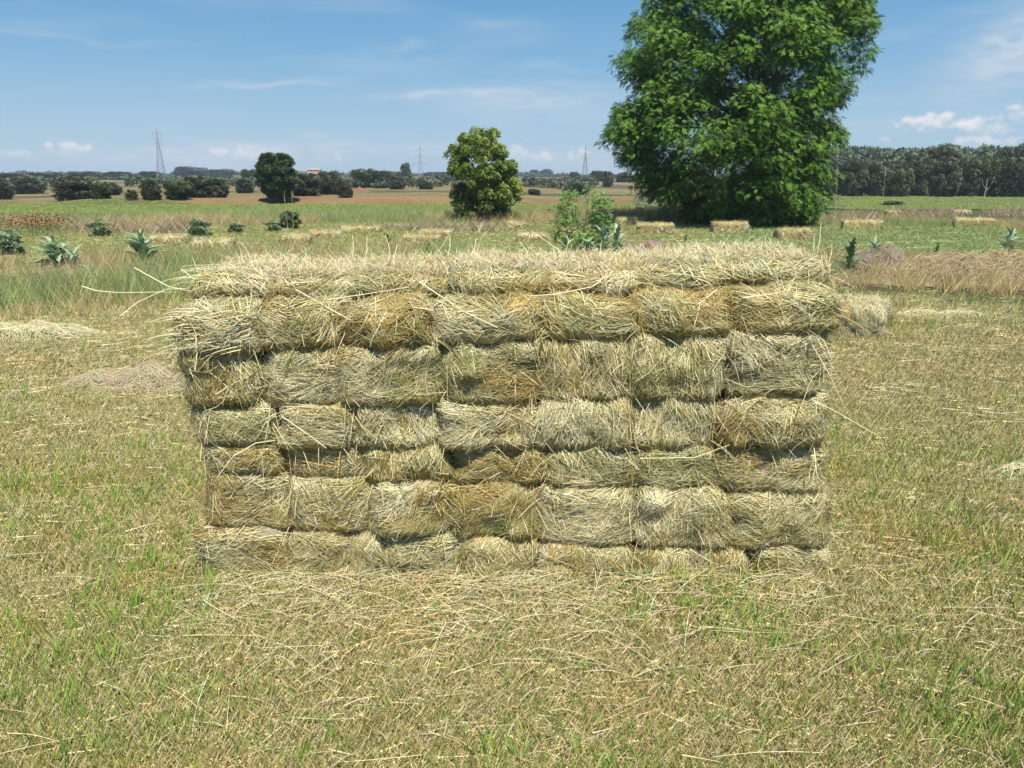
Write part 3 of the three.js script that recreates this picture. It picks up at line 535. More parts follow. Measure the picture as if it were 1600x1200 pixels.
{ const p = onGround(70, 530); heap('loose_hay_windrow', 'thin windrow of pale raked hay at the left edge', 'hay heap', p.x - .3, p.z, 1.3, .4, .16, 1300, [STRAW.pale, STRAW.grey, [.34, .36, .22], STRAW.straw], 32, .1, .35, .005); }
{ const p = onGround(1590, 748); heap('cut_grass_clump', 'flattened clump of pale cut grass at the right edge', 'grass clump', p.x + .1, p.z, .3, .16, .07, 380, [STRAW.pale, STRAW.grey, [.34, .38, .2]], 33, .25, .22, .003); }
{ const p = onGround(1470, 497); heap('cut_hay_strip', 'thin strip of cut hay on the grass right of the single bale', 'hay heap', p.x, p.z, .9, .3, .08, 700, [STRAW.straw, TAN, [.36, .3, .2], STRAW.grey], 34, .05, .3, .005); }
const BR = [[.30, .205, .10], [.38, .28, .145], [.20, .14, .07], [.48, .39, .22], [.27, .25, .11], [.31, .19, .085]];
{ const p = onGround(1500, 444); heap('brush_pile', 'long pile of dry brown brush at the right edge behind the mown grass', 'brush pile', p.x + 1.5, p.z - .6, 3.4, 1.1, .50, 9000, BR, 35, .15, .6, .0085); }
{ const p = onGround(1385, 428); heap('brush_pile', 'smaller tangle of dry purplish brush left of the long brown pile', 'brush pile', p.x, p.z - .3, 1.1, .7, .40, 2600, [[.27, .19, .14], [.34, .26, .19], [.22, .2, .1]], 36, .6, .4, .008); }
{ const p = onGround(90, 455); heap('brush_pile', 'low spread of dry reddish brush along the left field edge', 'brush pile', p.x - .4, p.z - .4, 3.8, .9, .26, 7000, BR, 37, .1, .45, .008); }
{ const p = onGround(1010, 408); heap('brush_pile', 'small heap of purplish dry brush behind the stack right of the blue green plants', 'brush pile', p.x, p.z, .9, .5, .42, 900, [[.29, .19, .14], [.36, .25, .19], [.25, .17, .12]], 38, .3, .4, .013); }
for (const [px, py, w, hh, lab] of [[1445, 338, 1.9, .7, 'purplish dry weeds on the verge before the right hand field'], [1580, 338, 1.6, .7, 'greyish dry brush at the right end of the verge'], [1325, 345, 1.8, .6, 'reddish dry weeds at the right foot of the big tree'], [680, 362, 2.6, .5, 'reddish dry weeds left of the small middle tree'], [215, 366, 2.4, .7, 'brownish weeds in front of the green field on the left']])
  { const p = onGround(px, py), root = thing('dry_weed_clump', p, lab, 'dry weeds', 'dry weed clumps on the verge'), cols = [[.40, .27, .19], [.48, .37, .25], [.34, .26, .17], [.38, .35, .18]];
    const g = tuft(px, 420, 1, hh * .9, .026, cols, .35); { const q = g.attributes.position; for (let i = 0; i < q.count; i++) { q.setX(i, q.getX(i) * w); q.setZ(i, q.getZ(i) * .6); q.setY(i, q.getY(i) * (.5 + .8 * fbm(q.getX(i) * 1.6, px, 1, 2))); } }
    part('stems', g, grassMat, root, 'stuff'); }

// ───────────────────────── trees and shrubs ─────────────────────────
function sprayGeo(kind, seed) {
  const r = rngOf(seed), P = [], N = [], C = [], I = [];
  const leaf = (o, d, up, L, W) => { const s = V(0, 0, 0).crossVectors(d, up).normalize(), b = P.length / 3, k = .8 + .4 * r(), m = o.clone().addScaledVector(d, L * .5), t = o.clone().addScaledVector(d, L), f = up.clone().multiplyScalar(-W * .25), a1 = m.clone().addScaledVector(s, W / 2).add(f), a2 = m.clone().addScaledVector(s, -W / 2).add(f);
    for (const [p, sd] of [[o, 0], [a1, 1], [t, 0], [a2, -1]]) { P.push(p.x, p.y, p.z); const n = up.clone().addScaledVector(s, sd * .35).normalize(); N.push(n.x, n.y, n.z); C.push(k, k, k * .95); } I.push(b, b + 1, b + 2, b, b + 2, b + 3); };
  if (kind === 'walnut') {                                           // a drooping feathered leaf: three pairs and an end leaflet
    for (let i = 0; i < 3; i++) for (const s of [-1, 1]) { const t = .25 + i * .24, o = V(0, -t * t * .25, t); leaf(o, V(s * .8, -.25 - .2 * r(), .55).normalize(), V(0, 1, .25).normalize(), .42 + .1 * r(), .2); }
    leaf(V(0, -.22, .9), V(0, -.5, .8).normalize(), V(0, .8, .5).normalize(), .5, .22);
  } else for (let i = 0; i < 8; i++) { const d = V(gauss(r), gauss(r) * .8 + .2, gauss(r)).normalize(), u = V(gauss(r) * .6, 1, gauss(r) * .6).normalize(); leaf(d.clone().multiplyScalar(.25 * r()), d, u, .45 + .3 * r(), .28 + .1 * r()); }
  const g = new THREE.BufferGeometry(); g.setAttribute('position', new THREE.Float32BufferAttribute(P, 3)); g.setAttribute('normal', new THREE.Float32BufferAttribute(N, 3)); g.setAttribute('color', new THREE.Float32BufferAttribute(C, 3)); g.setIndex(I); return g;
}
const walnutSpray = sprayGeo('walnut', 3), oakSpray = sprayGeo('oak', 4);
// profile: [height, left edge, right edge] rows, metres from the foot; the crown is filled with clumps of leaf sprays inside that outline
function makeTree(o) {
  const r = rngOf(o.seed), root = thing(o.name, o.pos, o.label, o.category ?? 'tree', o.group), prof = o.profile;
  const edge = h => { for (let i = 1; i < prof.length; i++) if (h <= prof[i][0]) { const t = (h - prof[i - 1][0]) / (prof[i][0] - prof[i - 1][0]); return [lerp(prof[i - 1][1], prof[i][1], t), lerp(prof[i - 1][2], prof[i][2], t)]; } return [0, 0]; };
  const h0 = prof[0][0], h1 = prof[prof.length - 1][0], wmax = Math.max(...prof.map(p => p[2] - p[1])), clumps = [];
  let guard = 0;
  while (clumps.length < o.clumps && guard++ < o.clumps * 40) {
    const h = lerp(h0 + o.clumpR * .35, h1 - o.clumpR * .8, r()), [a, b] = edge(h), w = (b - a) / 2 - o.clumpR * (o.inset ?? .85), m = (a + b) / 2; if (w < .02) continue; if (r() > (w / wmax * 2) ** 1.2 + .15) continue;
    const q = r() < .84 ? .62 + .38 * Math.sqrt(r()) : Math.sqrt(r()) * .7, t = r() * 6.283, c = V(m + Math.cos(t) * q * w, h, Math.sin(t) * q * w * (o.deep ?? 1));
    const hole = fbm(c.x / o.clumpR * .28 + o.seed, c.y / o.clumpR * .28, c.z / o.clumpR * .28, 2); if (hole < (o.gap ?? .36)) continue;
    clumps.push(c);
  }
  const n = clumps.length * o.sprays, im = new THREE.InstancedMesh(o.spray ?? oakSpray, o.mat ?? leafMat, n), M = new THREE.Matrix4(), q = new THREE.Quaternion(), c3 = new THREE.Color(), e = new THREE.Euler();
  let k = 0;
  for (const c of clumps) {
    const R = o.clumpR * (.65 + .6 * r()), tone = .86 + .28 * r(), col = mixc(o.color, o.color2 ?? o.color, r());
    for (let i = 0; i < o.sprays; i++) {
      const d = V(gauss(r), gauss(r) * .75 + .25, gauss(r)).normalize(), rr = R * (.45 + .6 * Math.sqrt(r())), p = c.clone().add(V(d.x * rr * 1.15, d.y * rr * .85 - .14 * R * (d.x * d.x + d.z * d.z), d.z * rr * 1.15));
      e.set(gauss(r) * .4 + (o.droop ?? 0) * .5, Math.atan2(d.x, d.z) + gauss(r) * .6, gauss(r) * .4, 'YXZ'); q.setFromEuler(e);
      const s = o.size * (.7 + .6 * r()), g = tone * (.8 + .4 * r());
      M.compose(p, q, V(s, s, s)); im.setMatrixAt(k, M); im.setColorAt(k, c3.setRGB(col[0] * g, col[1] * g, col[2] * g)); k++;
    }
  }
  im.count = k; im.name = 'crown'; im.userData.kind = 'stuff'; shadows(im); root.add(im);
  const th = o.trunkH ?? h0 + (h1 - h0) * .25, tr = o.trunkR, stems = o.stems ?? 1;
  const geos = [];
  for (let s = 0; s < stems; s++) { const a = s / stems * 6.28 + .5, sx = stems > 1 ? Math.cos(a) * tr * 1.1 : 0, sz = stems > 1 ? Math.sin(a) * tr * 1.1 : 0; geos.push(tubeGeo([V(sx, -.15, sz), V(sx * 1.6 + .02, th * .5, sz * 1.5), V(sx * 3 + (r() - .5) * .3, th, sz * 3), V(sx * 4 + (r() - .5) * .6, Math.min(h1 * .9, th * 1.7), sz * 3)], tr, tr * .3, 8)); }
  part('trunk', mergeGeometries(geos), o.bark ?? barkMat, root);
  const step = Math.max(1, Math.floor(clumps.length / (o.limbs ?? 12)));
  for (let i = 0; i < clumps.length; i += step) { const c = clumps[i], y0 = Math.min(c.y * .75, th * (.7 + .9 * r())); part('limb', tubeGeo([V(0, y0, 0), V(c.x * .4, lerp(y0, c.y, .5) + .05 * h1, c.z * .4), c], tr * .38, tr * .07, 5), o.bark ?? barkMat, root); }
  return root;
}
const walnutMat = leafMat.clone(); walnutMat.transmission = .2;
{ // the big walnut tree
  const p = onGround(1180, 352), d = -p.z * CP + (EYE - p.y) * SP, m = d / FOC, X = px => (px - 1180) * m, Y = py => (352 - py) * m * 1.035;
  const prof = [[352, 1100, 1255], [342, 1062, 1285], [318, 1035, 1298], [300, 990, 1302], [278, 975, 1308], [255, 955, 1312], [232, 945, 1318], [214, 932, 1326], [200, 934, 1318], [180, 955, 1312], [160, 962, 1330], [140, 958, 1338], [118, 950, 1350], [100, 955, 1366], [82, 965, 1366], [62, 978, 1352], [40, 985, 1345], [15, 1000, 1345], [-15, 1010, 1335], [-45, 1035, 1315], [-75, 1070, 1275], [-100, 1130, 1225], [-115, 1165, 1185]].map(([y, a, b]) => [Y(y), X(a), X(1180 + (b - 1180) * .87)]);
  makeTree({ name: 'walnut_tree', label: 'big spreading walnut tree with dense bright green crown right of the middle', pos: V(p.x, p.y, p.z), seed: 41, profile: prof, clumps: 980, clumpR: .48, inset: .95, sprays: 82, size: .195, spray: walnutSpray, color: [.085, .19, .014], color2: [.125, .24, .02], mat: walnutMat, trunkR: .19, trunkH: 2.6, limbs: 20, stems: 3, gap: .27, droop: .6, deep: .95 });
}
{ // the small tree in the middle
  const p = onGround(745, 347), d = -p.z * CP + (EYE - p.y) * SP, m = d / FOC, X = px => (px - 745) * m, Y = py => (343 - py) * m * 1.03;
  const prof = [[334, 722, 782], [326, 706, 802], [310, 702, 812], [290, 706, 816], [272, 702, 814], [258, 700, 806], [245, 700, 792], [232, 706, 788], [220, 718, 788], [211, 735, 775], [206, 748, 762]].map(([y, a, b]) => [Y(y), X(a), X(b)]);
  makeTree({ name: 'small_tree', label: 'small light green tree with a gappy crown left of the middle', pos: p, seed: 58, profile: prof, clumps: 210, clumpR: .24, inset: .6, sprays: 90, size: .105, color: [.20, .32, .06], color2: [.33, .42, .09], trunkR: .12, trunkH: 1.0, limbs: 14, stems: 2, gap: .30 });
}
{ // the dark round tree
  const p = onGround(438, 317), d = -p.z * CP + (EYE - p.y) * SP, m = d / FOC, X = px => (px - 438) * m, Y = py => (317 - py) * m * 1.03;
  const prof = [[312, 428, 448], [305, 418, 456], [292, 408, 462], [278, 404, 466], [265, 406, 465], [254, 412, 462], [247, 420, 454], [243, 430, 446]].map(([y, a, b]) => [Y(y), X(a), X(b)]);
  makeTree({ name: 'round_tree', label: 'dark green rounded tree standing on the reddish earth bank at the left', pos: p, seed: 43, profile: prof, clumps: 230, clumpR: .30, inset: .6, sprays: 70, size: .17, color: [.06, .13, .035], color2: [.09, .17, .045], trunkR: .16, trunkH: 1, limbs: 6, gap: .1 });
}
// holm oaks: three forms, then copies
const domed = (h, w, low = .1) => [[low * h, -.30 * w, .30 * w], [.3 * h, -.47 * w, .46 * w], [.55 * h, -.5 * w, .5 * w], [.75 * h, -.42 * w, .44 * w], [.9 * h, -.27 * w, .28 * w], [h, -.06 * w, .07 * w]];
const OAKG = 'holm oaks of the wood on the right', HILLG = 'trees and bushes on the far left fields';
const OC = [[.085, .135, .045], [.105, .145, .055], [.125, .155, .072], [.10, .17, .045]];
const hillMat = leafMat.clone(); hillMat.transmission = .45;
const oakProtos = [0, 1, 2, 3].map(i => { const t = makeTree({ name: 'holm_oak', label: '', pos: V(0, 0, 0), seed: 60 + i, profile: domed(5, [5.2, 6.2, 4.6, 5.6][i], [-.04, -.06, -.02, -.06][i]), mat: hillMat, clumps: 84, clumpR: .68, sprays: 62, size: .34, color: OC[i], color2: mixc(OC[i], [.17, .18, .08], .5), trunkR: .17, trunkH: 1.4, limbs: 5, gap: .34 }); scene.remove(t); used.holm_oak = -1; return t; });
function oak(px, py, wpx, hpx, label, kind, group, name = 'holm_oak', category) {
  const p = onGround(px, py, 420), d = -p.z * CP + (EYE - p.y) * SP, m = d / FOC, proto = oakProtos[kind % 4], sy = hpx * m / 5, sx = wpx * m / [5.2, 6.2, 4.6, 5.6][kind % 4];
  const c = copyOf(proto, name, V(p.x, p.y - .1, p.z), px * 1.7, [sx, sy, sx], label, group); if (category) c.userData.category = category; return c;
}
// front edge of the wood on the right
const wordsX = ['first', 'second', 'third', 'fourth', 'fifth', 'sixth', 'seventh', 'eighth', 'ninth', 'tenth', 'eleventh', 'twelfth', 'thirteenth', 'fourteenth'];
[[1296, 306, 40, 42], [1330, 307, 48, 58], [1368, 307, 46, 54], [1402, 308, 44, 48], [1438, 307, 50, 60], [1474, 308, 48, 56], [1510, 308, 44, 62], [1545, 308, 46, 66], [1580, 309, 46, 66], [1620, 309, 54, 70], [1668, 309, 56, 66]].forEach(([x, y, w, h], i) => oak(x, y, w, h, `${wordsX[i]} dark oak from the big tree along the front edge of the wood`, i, OAKG));
[[1312, 298, 46, 50], [1352, 297, 50, 52], [1390, 297, 50, 48], [1425, 297, 56, 58], [1462, 296, 72, 70], [1500, 297, 56, 54], [1535, 297, 52, 56], [1570, 296, 58, 62], [1605, 296, 66, 72], [1655, 296, 70, 66]].forEach(([x, y, w, h], i) => oak(x, y, w, h, `${wordsX[i]} dark oak from the big tree rising in the second rank of the wood`, i + 2, OAKG));
[[1360, 262, 34, 24], [1406, 258, 40, 22], [1465, 254, 64, 26], [1515, 254, 44, 20], [1552, 254, 44, 20], [1596, 252, 50, 24], [1335, 264, 36, 18]].forEach(([x, y, w, h], i) => oak(x, y, w, h, `${wordsX[i]} rounded oak crown counted along the skyline above the wood`, i + 1, OAKG));
for (const [x, h, lab] of [[1515, 26, 'pale forked bare trunk at the front of the dark wood'], [1542, 22, 'pale straight bare trunk at the front of the dark wood']]) {
  const p = onGround(x, 308), m = -p.z / FOC, root = thing('bare_trunk', V(p.x, p.y, p.z + 3), lab, 'tree trunk'), H = h * m, bm = stdMat({ color: new THREE.Color(.24, .22, .18), roughness: .95 });
  part('trunk', tubeGeo([V(0, -.1, 0), V(.1, H * .4, 0), V(.05, H, 0)], .12, .06, 7), bm, root);
  part('limb', tubeGeo([V(.09, H * .35, 0), V(.5, H * .6, .1), V(.75, H * .95, .1)], .07, .03, 6), bm, root); part('limb', tubeGeo([V(.09, H * .45, 0), V(-.4, H * .7, .1), V(-.6, H, .1)], .06, .03, 6), bm, root);
}
// trees and bushes spread over the far fields on the left and in the middle
[[6, 312, 34, 36, 'dark bush at the left edge of the far fields'], [45, 303, 56, 28, 'grey green bush second from the left edge beyond the ochre field'], [118, 312, 66, 38, 'large round dark bush cluster left of the first pylon'], [160, 312, 34, 32, 'greyish bare topped bush right of the large dark cluster'], [176, 305, 30, 22, 'low bush left of the small round tree by the first pylon'], [206, 312, 20, 18, 'tiny bush at the foot of the slope left of the round tree'], [238, 312, 32, 34, 'small round tree just left of the first pylon foot'], [278, 311, 42, 32, 'dark oak right of the first pylon foot'], [308, 309, 46, 36, 'broad dark oak between the first pylon and the dark round tree'], [340, 309, 40, 32, 'rounded oak third right of the first pylon'], [383, 302, 30, 26, 'bush on bare ground just left of the dark round tree'], [396, 290, 40, 28, 'far oak behind the dark round tree on its left'],
  [478, 306, 56, 38, 'wide grey green oak right of the dark round tree'], [515, 304, 50, 38, 'second oak right of the dark round tree'], [540, 308, 26, 30, 'pale bush beside the reddish earth mound'], [570, 293, 46, 32, 'oak clump behind the earth mound'], [598, 293, 40, 28, 'oak right of the clump behind the earth mound'], [620, 296, 30, 22, 'low bush left of the second pylon'], [634, 284, 18, 30, 'lone pine shaped tree standing left of the second pylon'], [665, 296, 28, 16, 'bush at the foot of the second pylon'], [690, 284, 26, 12, 'small far bush right of the second pylon'],
  [835, 275, 18, 10, 'left half of the flat topped clump on the skyline right of the small tree'], [853, 275, 22, 11, 'right half of the flat topped clump on the skyline right of the small tree'], [898, 283, 17, 16, 'tiny round tree alone on the slope left of the third pylon'], [934, 283, 26, 17, 'dark far tree right of the third pylon'], [949, 292, 20, 25, 'dark tree standing in front of the one right of the third pylon'], [975, 285, 30, 16, 'far dark tree beside the big tree crown'], [835, 305, 22, 12, 'low dark bush on the far terrace right of the small tree'], [905, 304, 34, 20, 'green bush on the far terrace behind the sapling'], [888, 304, 18, 14, 'small bush left of the green one on the far terrace'],
  [20, 284, 60, 14, 'far wooded ridge tree at the left edge'], [75, 282, 60, 14, 'far ridge tree left of the pale houses gap'], [130, 281, 64, 14, 'far ridge tree above the large dark bush'], [185, 281, 60, 13, 'far ridge tree left of the first pylon'], [300, 278, 56, 18, 'ridge tree right of the first pylon on the skyline'], [345, 277, 50, 14, 'ridge tree above the broad oaks'], [236, 280, 40, 13, 'ridge tree behind the first pylon foot'], [318, 276, 22, 14, 'taller ridge tree on the skyline right of the first pylon'], [440, 280, 60, 18, 'ridge tree behind the dark round tree'], [612, 280, 60, 14, 'skyline tree behind the oak clump'], [685, 278, 50, 10, 'far skyline bush right of the second pylon']].forEach(([x, y, w, h, lab], i) => oak(x, y, w, h, lab, i, HILLG, i > 29 ? 'ridge_tree' : h < 24 ? 'bush' : 'oak_tree', h < 24 && i < 30 ? 'bush' : 'tree'));
// continuous low woodland on the far ridge
{
  const r = rngOf(66), L = [];
  for (let i = 0; i < 2000; i++) { const az = lerp(-42, 14, r()) / 57.3, d = lerp(540, 950, r()), x = Math.sin(az) * d, z = -Math.cos(az) * d; if (fbm(x * .012, z * .02, 71, 3) < .44) continue; const k = .7 + .6 * r(); L.push([x, z, 2.0 + 2.2 * r(), r() * 6.28, 0.09 * k, .12 * k, .056 * k, 0, .8]); }
  for (let i = 0; i < 1500; i++) { const az = lerp(-44, 6, r()) / 57.3, d = lerp(125, 330, Math.pow(r(), .9)), x = Math.sin(az) * d, z = -Math.cos(az) * d; if (fbm(x * .022, z * .06, 73, 3) < .56) continue; const k = .7 + .6 * r(); L.push([x, z, 1.1 + 1.2 * r(), r() * 6.28, .10 * k, .135 * k, .06 * k, 0, .8]); }
  for (let i = 0; i < 2200; i++) { const az = lerp(17, 44, r()) / 57.3, d = lerp(128, 330, r()), x = Math.sin(az) * d, z = -Math.cos(az) * d, k = .7 + .6 * r(); L.push([x, z, (1.3 + 1.5 * r()) * (.4 + 1.2 * fbm(x * .03, z * .03, 74, 3)) * 1.15, r() * 6.28, .075 * k, .115 * k, .04 * k, 0, 1]); }
  const r2 = rngOf(67), clump = (() => { const gs = []; for (let i = 0; i < 26; i++) { const g = oakSpray.clone(); const d = V(gauss(r2), Math.abs(gauss(r2)) * .8 + .1, gauss(r2)).normalize(); g.rotateY(r2() * 6.28); g.rotateX(gauss(r2) * .5); g.scale(.5, .5, .5); g.translate(d.x * .75, d.y * .7 + .2, d.z * .75); gs.push(g); } return mergeGeometries(gs); })();
  scatter('far_woodland', 'dark low woodland covering the far ridges', [clump], L, leafMat);
}
// bushes of the near verge
const vergeMat = leafMat;
const bushProto = [0, 1].map(i => { const t = makeTree({ name: 'verge_bush', label: '', category: 'bush', pos: V(0, 0, 0), seed: 90 + i, profile: [[.02, -.4, .4], [.3, -.5, .5], [.7, -.4, .42], [1, -.12, .1]], clumps: 30, clumpR: .13, sprays: 40, size: .085, color: [[.14, .22, .085], [.27, .36, .20]][i], color2: [[.19, .28, .10], [.33, .41, .24]][i], trunkR: .025, trunkH: .3, limbs: 4, gap: .45 }); scene.remove(t); used.verge_bush = -1; return t; });
[[315, 372, 42, 34, 'blue green bush in front of the green field on the left', 1], [155, 372, 40, 32, 'grey green bush left of the brownish weeds', 1], [453, 360, 40, 32, 'dark green rounded bush under the dark round tree', 0], [425, 364, 30, 22, 'low grey green bush left of the dark rounded bush', 1], [372, 366, 34, 20, 'small bush right of the blue green bush', 1], [785, 340, 40, 20, 'dark bush at the right foot of the small tree', 0], [722, 345, 34, 26, 'dark low bush at the left foot of the small tree', 0], [1085, 352, 70, 50, 'dark undergrowth bush at the left foot of the big tree', 0], [1245, 356, 76, 40, 'dark undergrowth bush at the right foot of the big tree', 0], [1165, 354, 80, 40, 'dark undergrowth bush around the trunks of the big tree', 0], [1010, 338, 60, 22, 'tall grassy bush left of the big tree', 1], [10, 400, 60, 44, 'grey green bush at the left edge near the thistles', 1], [650, 345, 44, 14, 'low green bush along the verge left of the small tree', 1], [1395, 322, 40, 9, 'low green bush at the foot of the wood', 0]].forEach(([x, y, w, h, lab, k]) => { const p = onGround(x, y), m = (-p.z * CP + EYE * SP) / FOC; copyOf(bushProto[k], 'verge_bush', p, x, [w * m, h * m, w * m * .8], lab, 'bushes on the verges'); });
{ // sapling
  const p = onGround(905, 398), d = -p.z * CP + (EYE - p.y) * SP, m = d / FOC, X = px => (px - 905) * m, Y = py => (398 - py) * m * 1.03;
  const prof = [[396, 880, 930], [382, 868, 942], [366, 862, 950], [348, 858, 956], [330, 862, 956], [315, 868, 954], [304, 880, 950], [288, 915, 946]].map(([y, a, b]) => [Y(y), X(a), X(b)]);
  makeTree({ name: 'sapling', label: 'airy light green sapling behind the stack left of the big tree', category: 'sapling', pos: p, seed: 47, profile: prof, clumps: 95, clumpR: .15, sprays: 30, size: .085, inset: .5, spray: walnutSpray, color: [.16, .30, .06], color2: [.22, .36, .09], trunkR: .018, trunkH: .9, limbs: 10, stems: 2, gap: .34, deep: .7 });
}
// ───────────────────────── broad leaved plants ─────────────────────────
function bladeLeaf(L, W, fold, droop) {                               // pointed leaf along +z, arched
  const n = 6, P = [], I = [];
  for (let i = 0; i <= n; i++) { const t = i / n, w = W * Math.sin(Math.PI * Math.pow(t, .75)) * (.5 + (i % 2 ? .16 : -.1)) + (i === n ? 0 : W * .04), y = -droop * t * t * L, z = t * L; P.push(-w, y + fold * w, z, 0, y, z, w, y + fold * w, z); if (i) { const b = (i - 1) * 3; for (const k of [0, 1]) I.push(b + k, b + k + 3, b + k + 1, b + k + 1, b + k + 3, b + k + 4); } }
  const g = new THREE.BufferGeometry(); g.setAttribute('position', new THREE.Float32BufferAttribute(P, 3)); g.setIndex(I); g.computeVertexNormals(); return g;
}
const leafShapes = [bladeLeaf(1, .34, .35, .5), bladeLeaf(1, .26, .4, .3), bladeLeaf(1, .40, .25, .75)];
const plantMats = [[.24, .36, .20], [.31, .43, .25], [.39, .48, .33]].map(c => new THREE.MeshPhysicalMaterial({ color: new THREE.Color(...c), roughness: .6, transmission: .2, thickness: 0, side: THREE.DoubleSide, ior: 1.3 }));
const darkPlant = [[.13, .21, .08], [.17, .25, .11], [.21, .26, .13]].map(c => { const m = plantMats[0].clone(); m.color.setRGB(...c); return m; });
function broadPlant(px, py, hpx, n, label, seed, upright = .6, wide = 1) {
  const r = rngOf(seed), p = onGround(px, py), m = (-p.z * CP + EYE * SP) / FOC, H = hpx * m, root = thing('broad_leaved_plant', p, label, 'plant', 'broad leaved grey green plants behind the stack');
  part('stem', tubeGeo([V(0, -.05, 0), V(.02 * H, H * .4, 0), V(.03 * H, H * .8, 0)], .02 * H + .006, .006, 6), plantMats[0], root);
  n = Math.round(n * 1.9); for (let i = 0; i < n; i++) { const t = i / n, l = part('leaf', leafShapes[i % 3], ([9, 10, 11, 12, 14].includes(seed) ? darkPlant : plantMats)[i % 3], root), L = H * (.62 - .26 * t) * (.65 + .6 * r()) * wide; l.position.set(.02 * H * t, H * (.08 + .78 * t), 0); l.scale.set(L, L, L); l.rotation.set(-lerp(.15, 1.3, Math.min(1, upright * (.6 + t * .8))) + gauss(r) * .3, i * 2.4 + r() * .5, 0, 'YXZ'); }
  return root;
}
broadPlant(225, 424, 58, 16, 'grey green rosette plant standing left behind the stack corner', 1, .7, 1.1);
broadPlant(92, 434, 58, 22, 'wide sprawling thistle like plant at the far left', 2, .5, 1.2);
broadPlant(120, 436, 46, 12, 'lower thistle like plant right beside the sprawling one', 3, .5, 1.1);
broadPlant(942, 404, 44, 14, 'blue green upright plant behind the stack below the sapling', 4, .9, 1.0);
broadPlant(963, 402, 42, 12, 'blue green upright plant at the right of the group below the sapling', 5, 1.0, 1.0);
broadPlant(885, 402, 30, 11, 'pale green plant with fanned leaves left of the sapling foot', 6, .7, 1.1);
broadPlant(918, 404, 30, 12, 'low blue green plant between the upright ones and the sapling foot', 7, .6, 1.1);
broadPlant(1070, 388, 22, 9, 'tiny blue green plant behind the stack in front of the big tree', 8, .9, .9);
broadPlant(668, 408, 34, 6, 'dark upright leaves poking over the stack top below the small tree', 9, 1.2, .8);
broadPlant(606, 400, 36, 3, 'single dark pointed leaf rising above the stack top', 10, 1.3, .8);
broadPlant(765, 408, 16, 3, 'small dark leaf peeping over the middle of the stack top', 11, 1.2, .9);
broadPlant(1325, 432, 56, 16, 'dark bushy weed at the right end of the stack top', 12, .8, .8);
broadPlant(1362, 420, 44, 12, 'grey green weed standing before the brush tangle', 13, 1.0, .8);
broadPlant(1462, 404, 30, 5, 'thin dark weed rising from the mown strip left of the brown pile', 14, 1.2, .7);
broadPlant(1572, 402, 40, 9, 'arching reed like grass above the brown brush pile', 15, .7, 1.2);
// tall dry stalks with seed heads
const stalkMat = stdMat({ color: new THREE.Color(.46, .39, .24), roughness: .8 });
[[166, 345, 166, 400, 'second from the left edge'], [345, 332, 350, 382, 'right of the blue green bush'], [444, 305, 452, 385, 'in front of the dark round tree, left of a pair'], [456, 300, 460, 380, 'in front of the dark round tree, right of a pair'], [498, 326, 500, 372, 'between the dark round tree and the pale flat bale'], [628, 322, 636, 372, 'left of the small middle tree'], [1384, 263, 1374, 362, 'tallest, in front of the dark wood'], [1308, 260, 1303, 370, 'at the right edge of the big tree crown'], [1280, 300, 1290, 358, 'under the right side of the big tree'], [1237, 300, 1243, 358, 'left one under the right side of the big tree'], [55, 320, 56, 400, 'nearest the left edge'], [1372, 345, 1376, 440, 'beside the brush tangle at the right'], [1302, 340, 1306, 430, 'at the right end of the stack'], [1500, 322, 1506, 350, 'short one before the right hand field']].forEach(([x0, y0, x1, y1, where], i) => {
  const p = onGround(x1, y1), q = atDepth(x0, y0, -p.z), H = q.y - p.y, root = thing('dry_stalk', p, `thin dry grass stalk ${where}`, 'grass stalk', 'tall dry stalks behind the stack'), dx = q.x - p.x, w = -p.z * .00032;
  part('stem', tubeGeo([V(0, -.05, 0), V(dx * .35, H * .5, 0), V(dx, H, 0)], w, w * .5, 5), stalkMat, root);
  part('seed_head', tubeGeo([V(dx * .86, H * .88, 0), V(dx * .95, H * .95, 0), V(dx * 1.04, H * 1.03, 0)], w * 1.5, w * .5, 5), stalkMat, root);
});
// poppies
const petalMat = stdMat({ color: new THREE.Color(.42, .06, .035), roughness: .7 }), stemMat = stdMat({ color: new THREE.Color(.12, .18, .06) });
{ const p = onGround(408, 418), d = -p.z, H = 27 * d / FOC, s = 3.4 * d / FOC, root = thing('poppy', p, 'single red poppy in the weeds behind the left end of the stack', 'poppy');
  part('stem', tubeGeo([V(0, 0, 0), V(.01, H * .5, 0), V(0, H, 0)], .008, .006, 5), stemMat, root);
  const pg = new THREE.SphereGeometry(1, 8, 6, 0, Math.PI * 2, 0, 1.1); pg.scale(.8, .5, .8); for (let i = 0; i < 4; i++) { const m = part('petal', pg, petalMat, root); m.scale.setScalar(s); m.position.set(Math.cos(i * 1.57) * s * .5, H, Math.sin(i * 1.57) * s * .5); m.rotation.set(Math.sin(i * 1.57) * .9, 0, -Math.cos(i * 1.57) * .9); }
  part('seed_pod', new THREE.SphereGeometry(s * .3, 8, 6), stemMat, root).position.y = H + s * .1; }
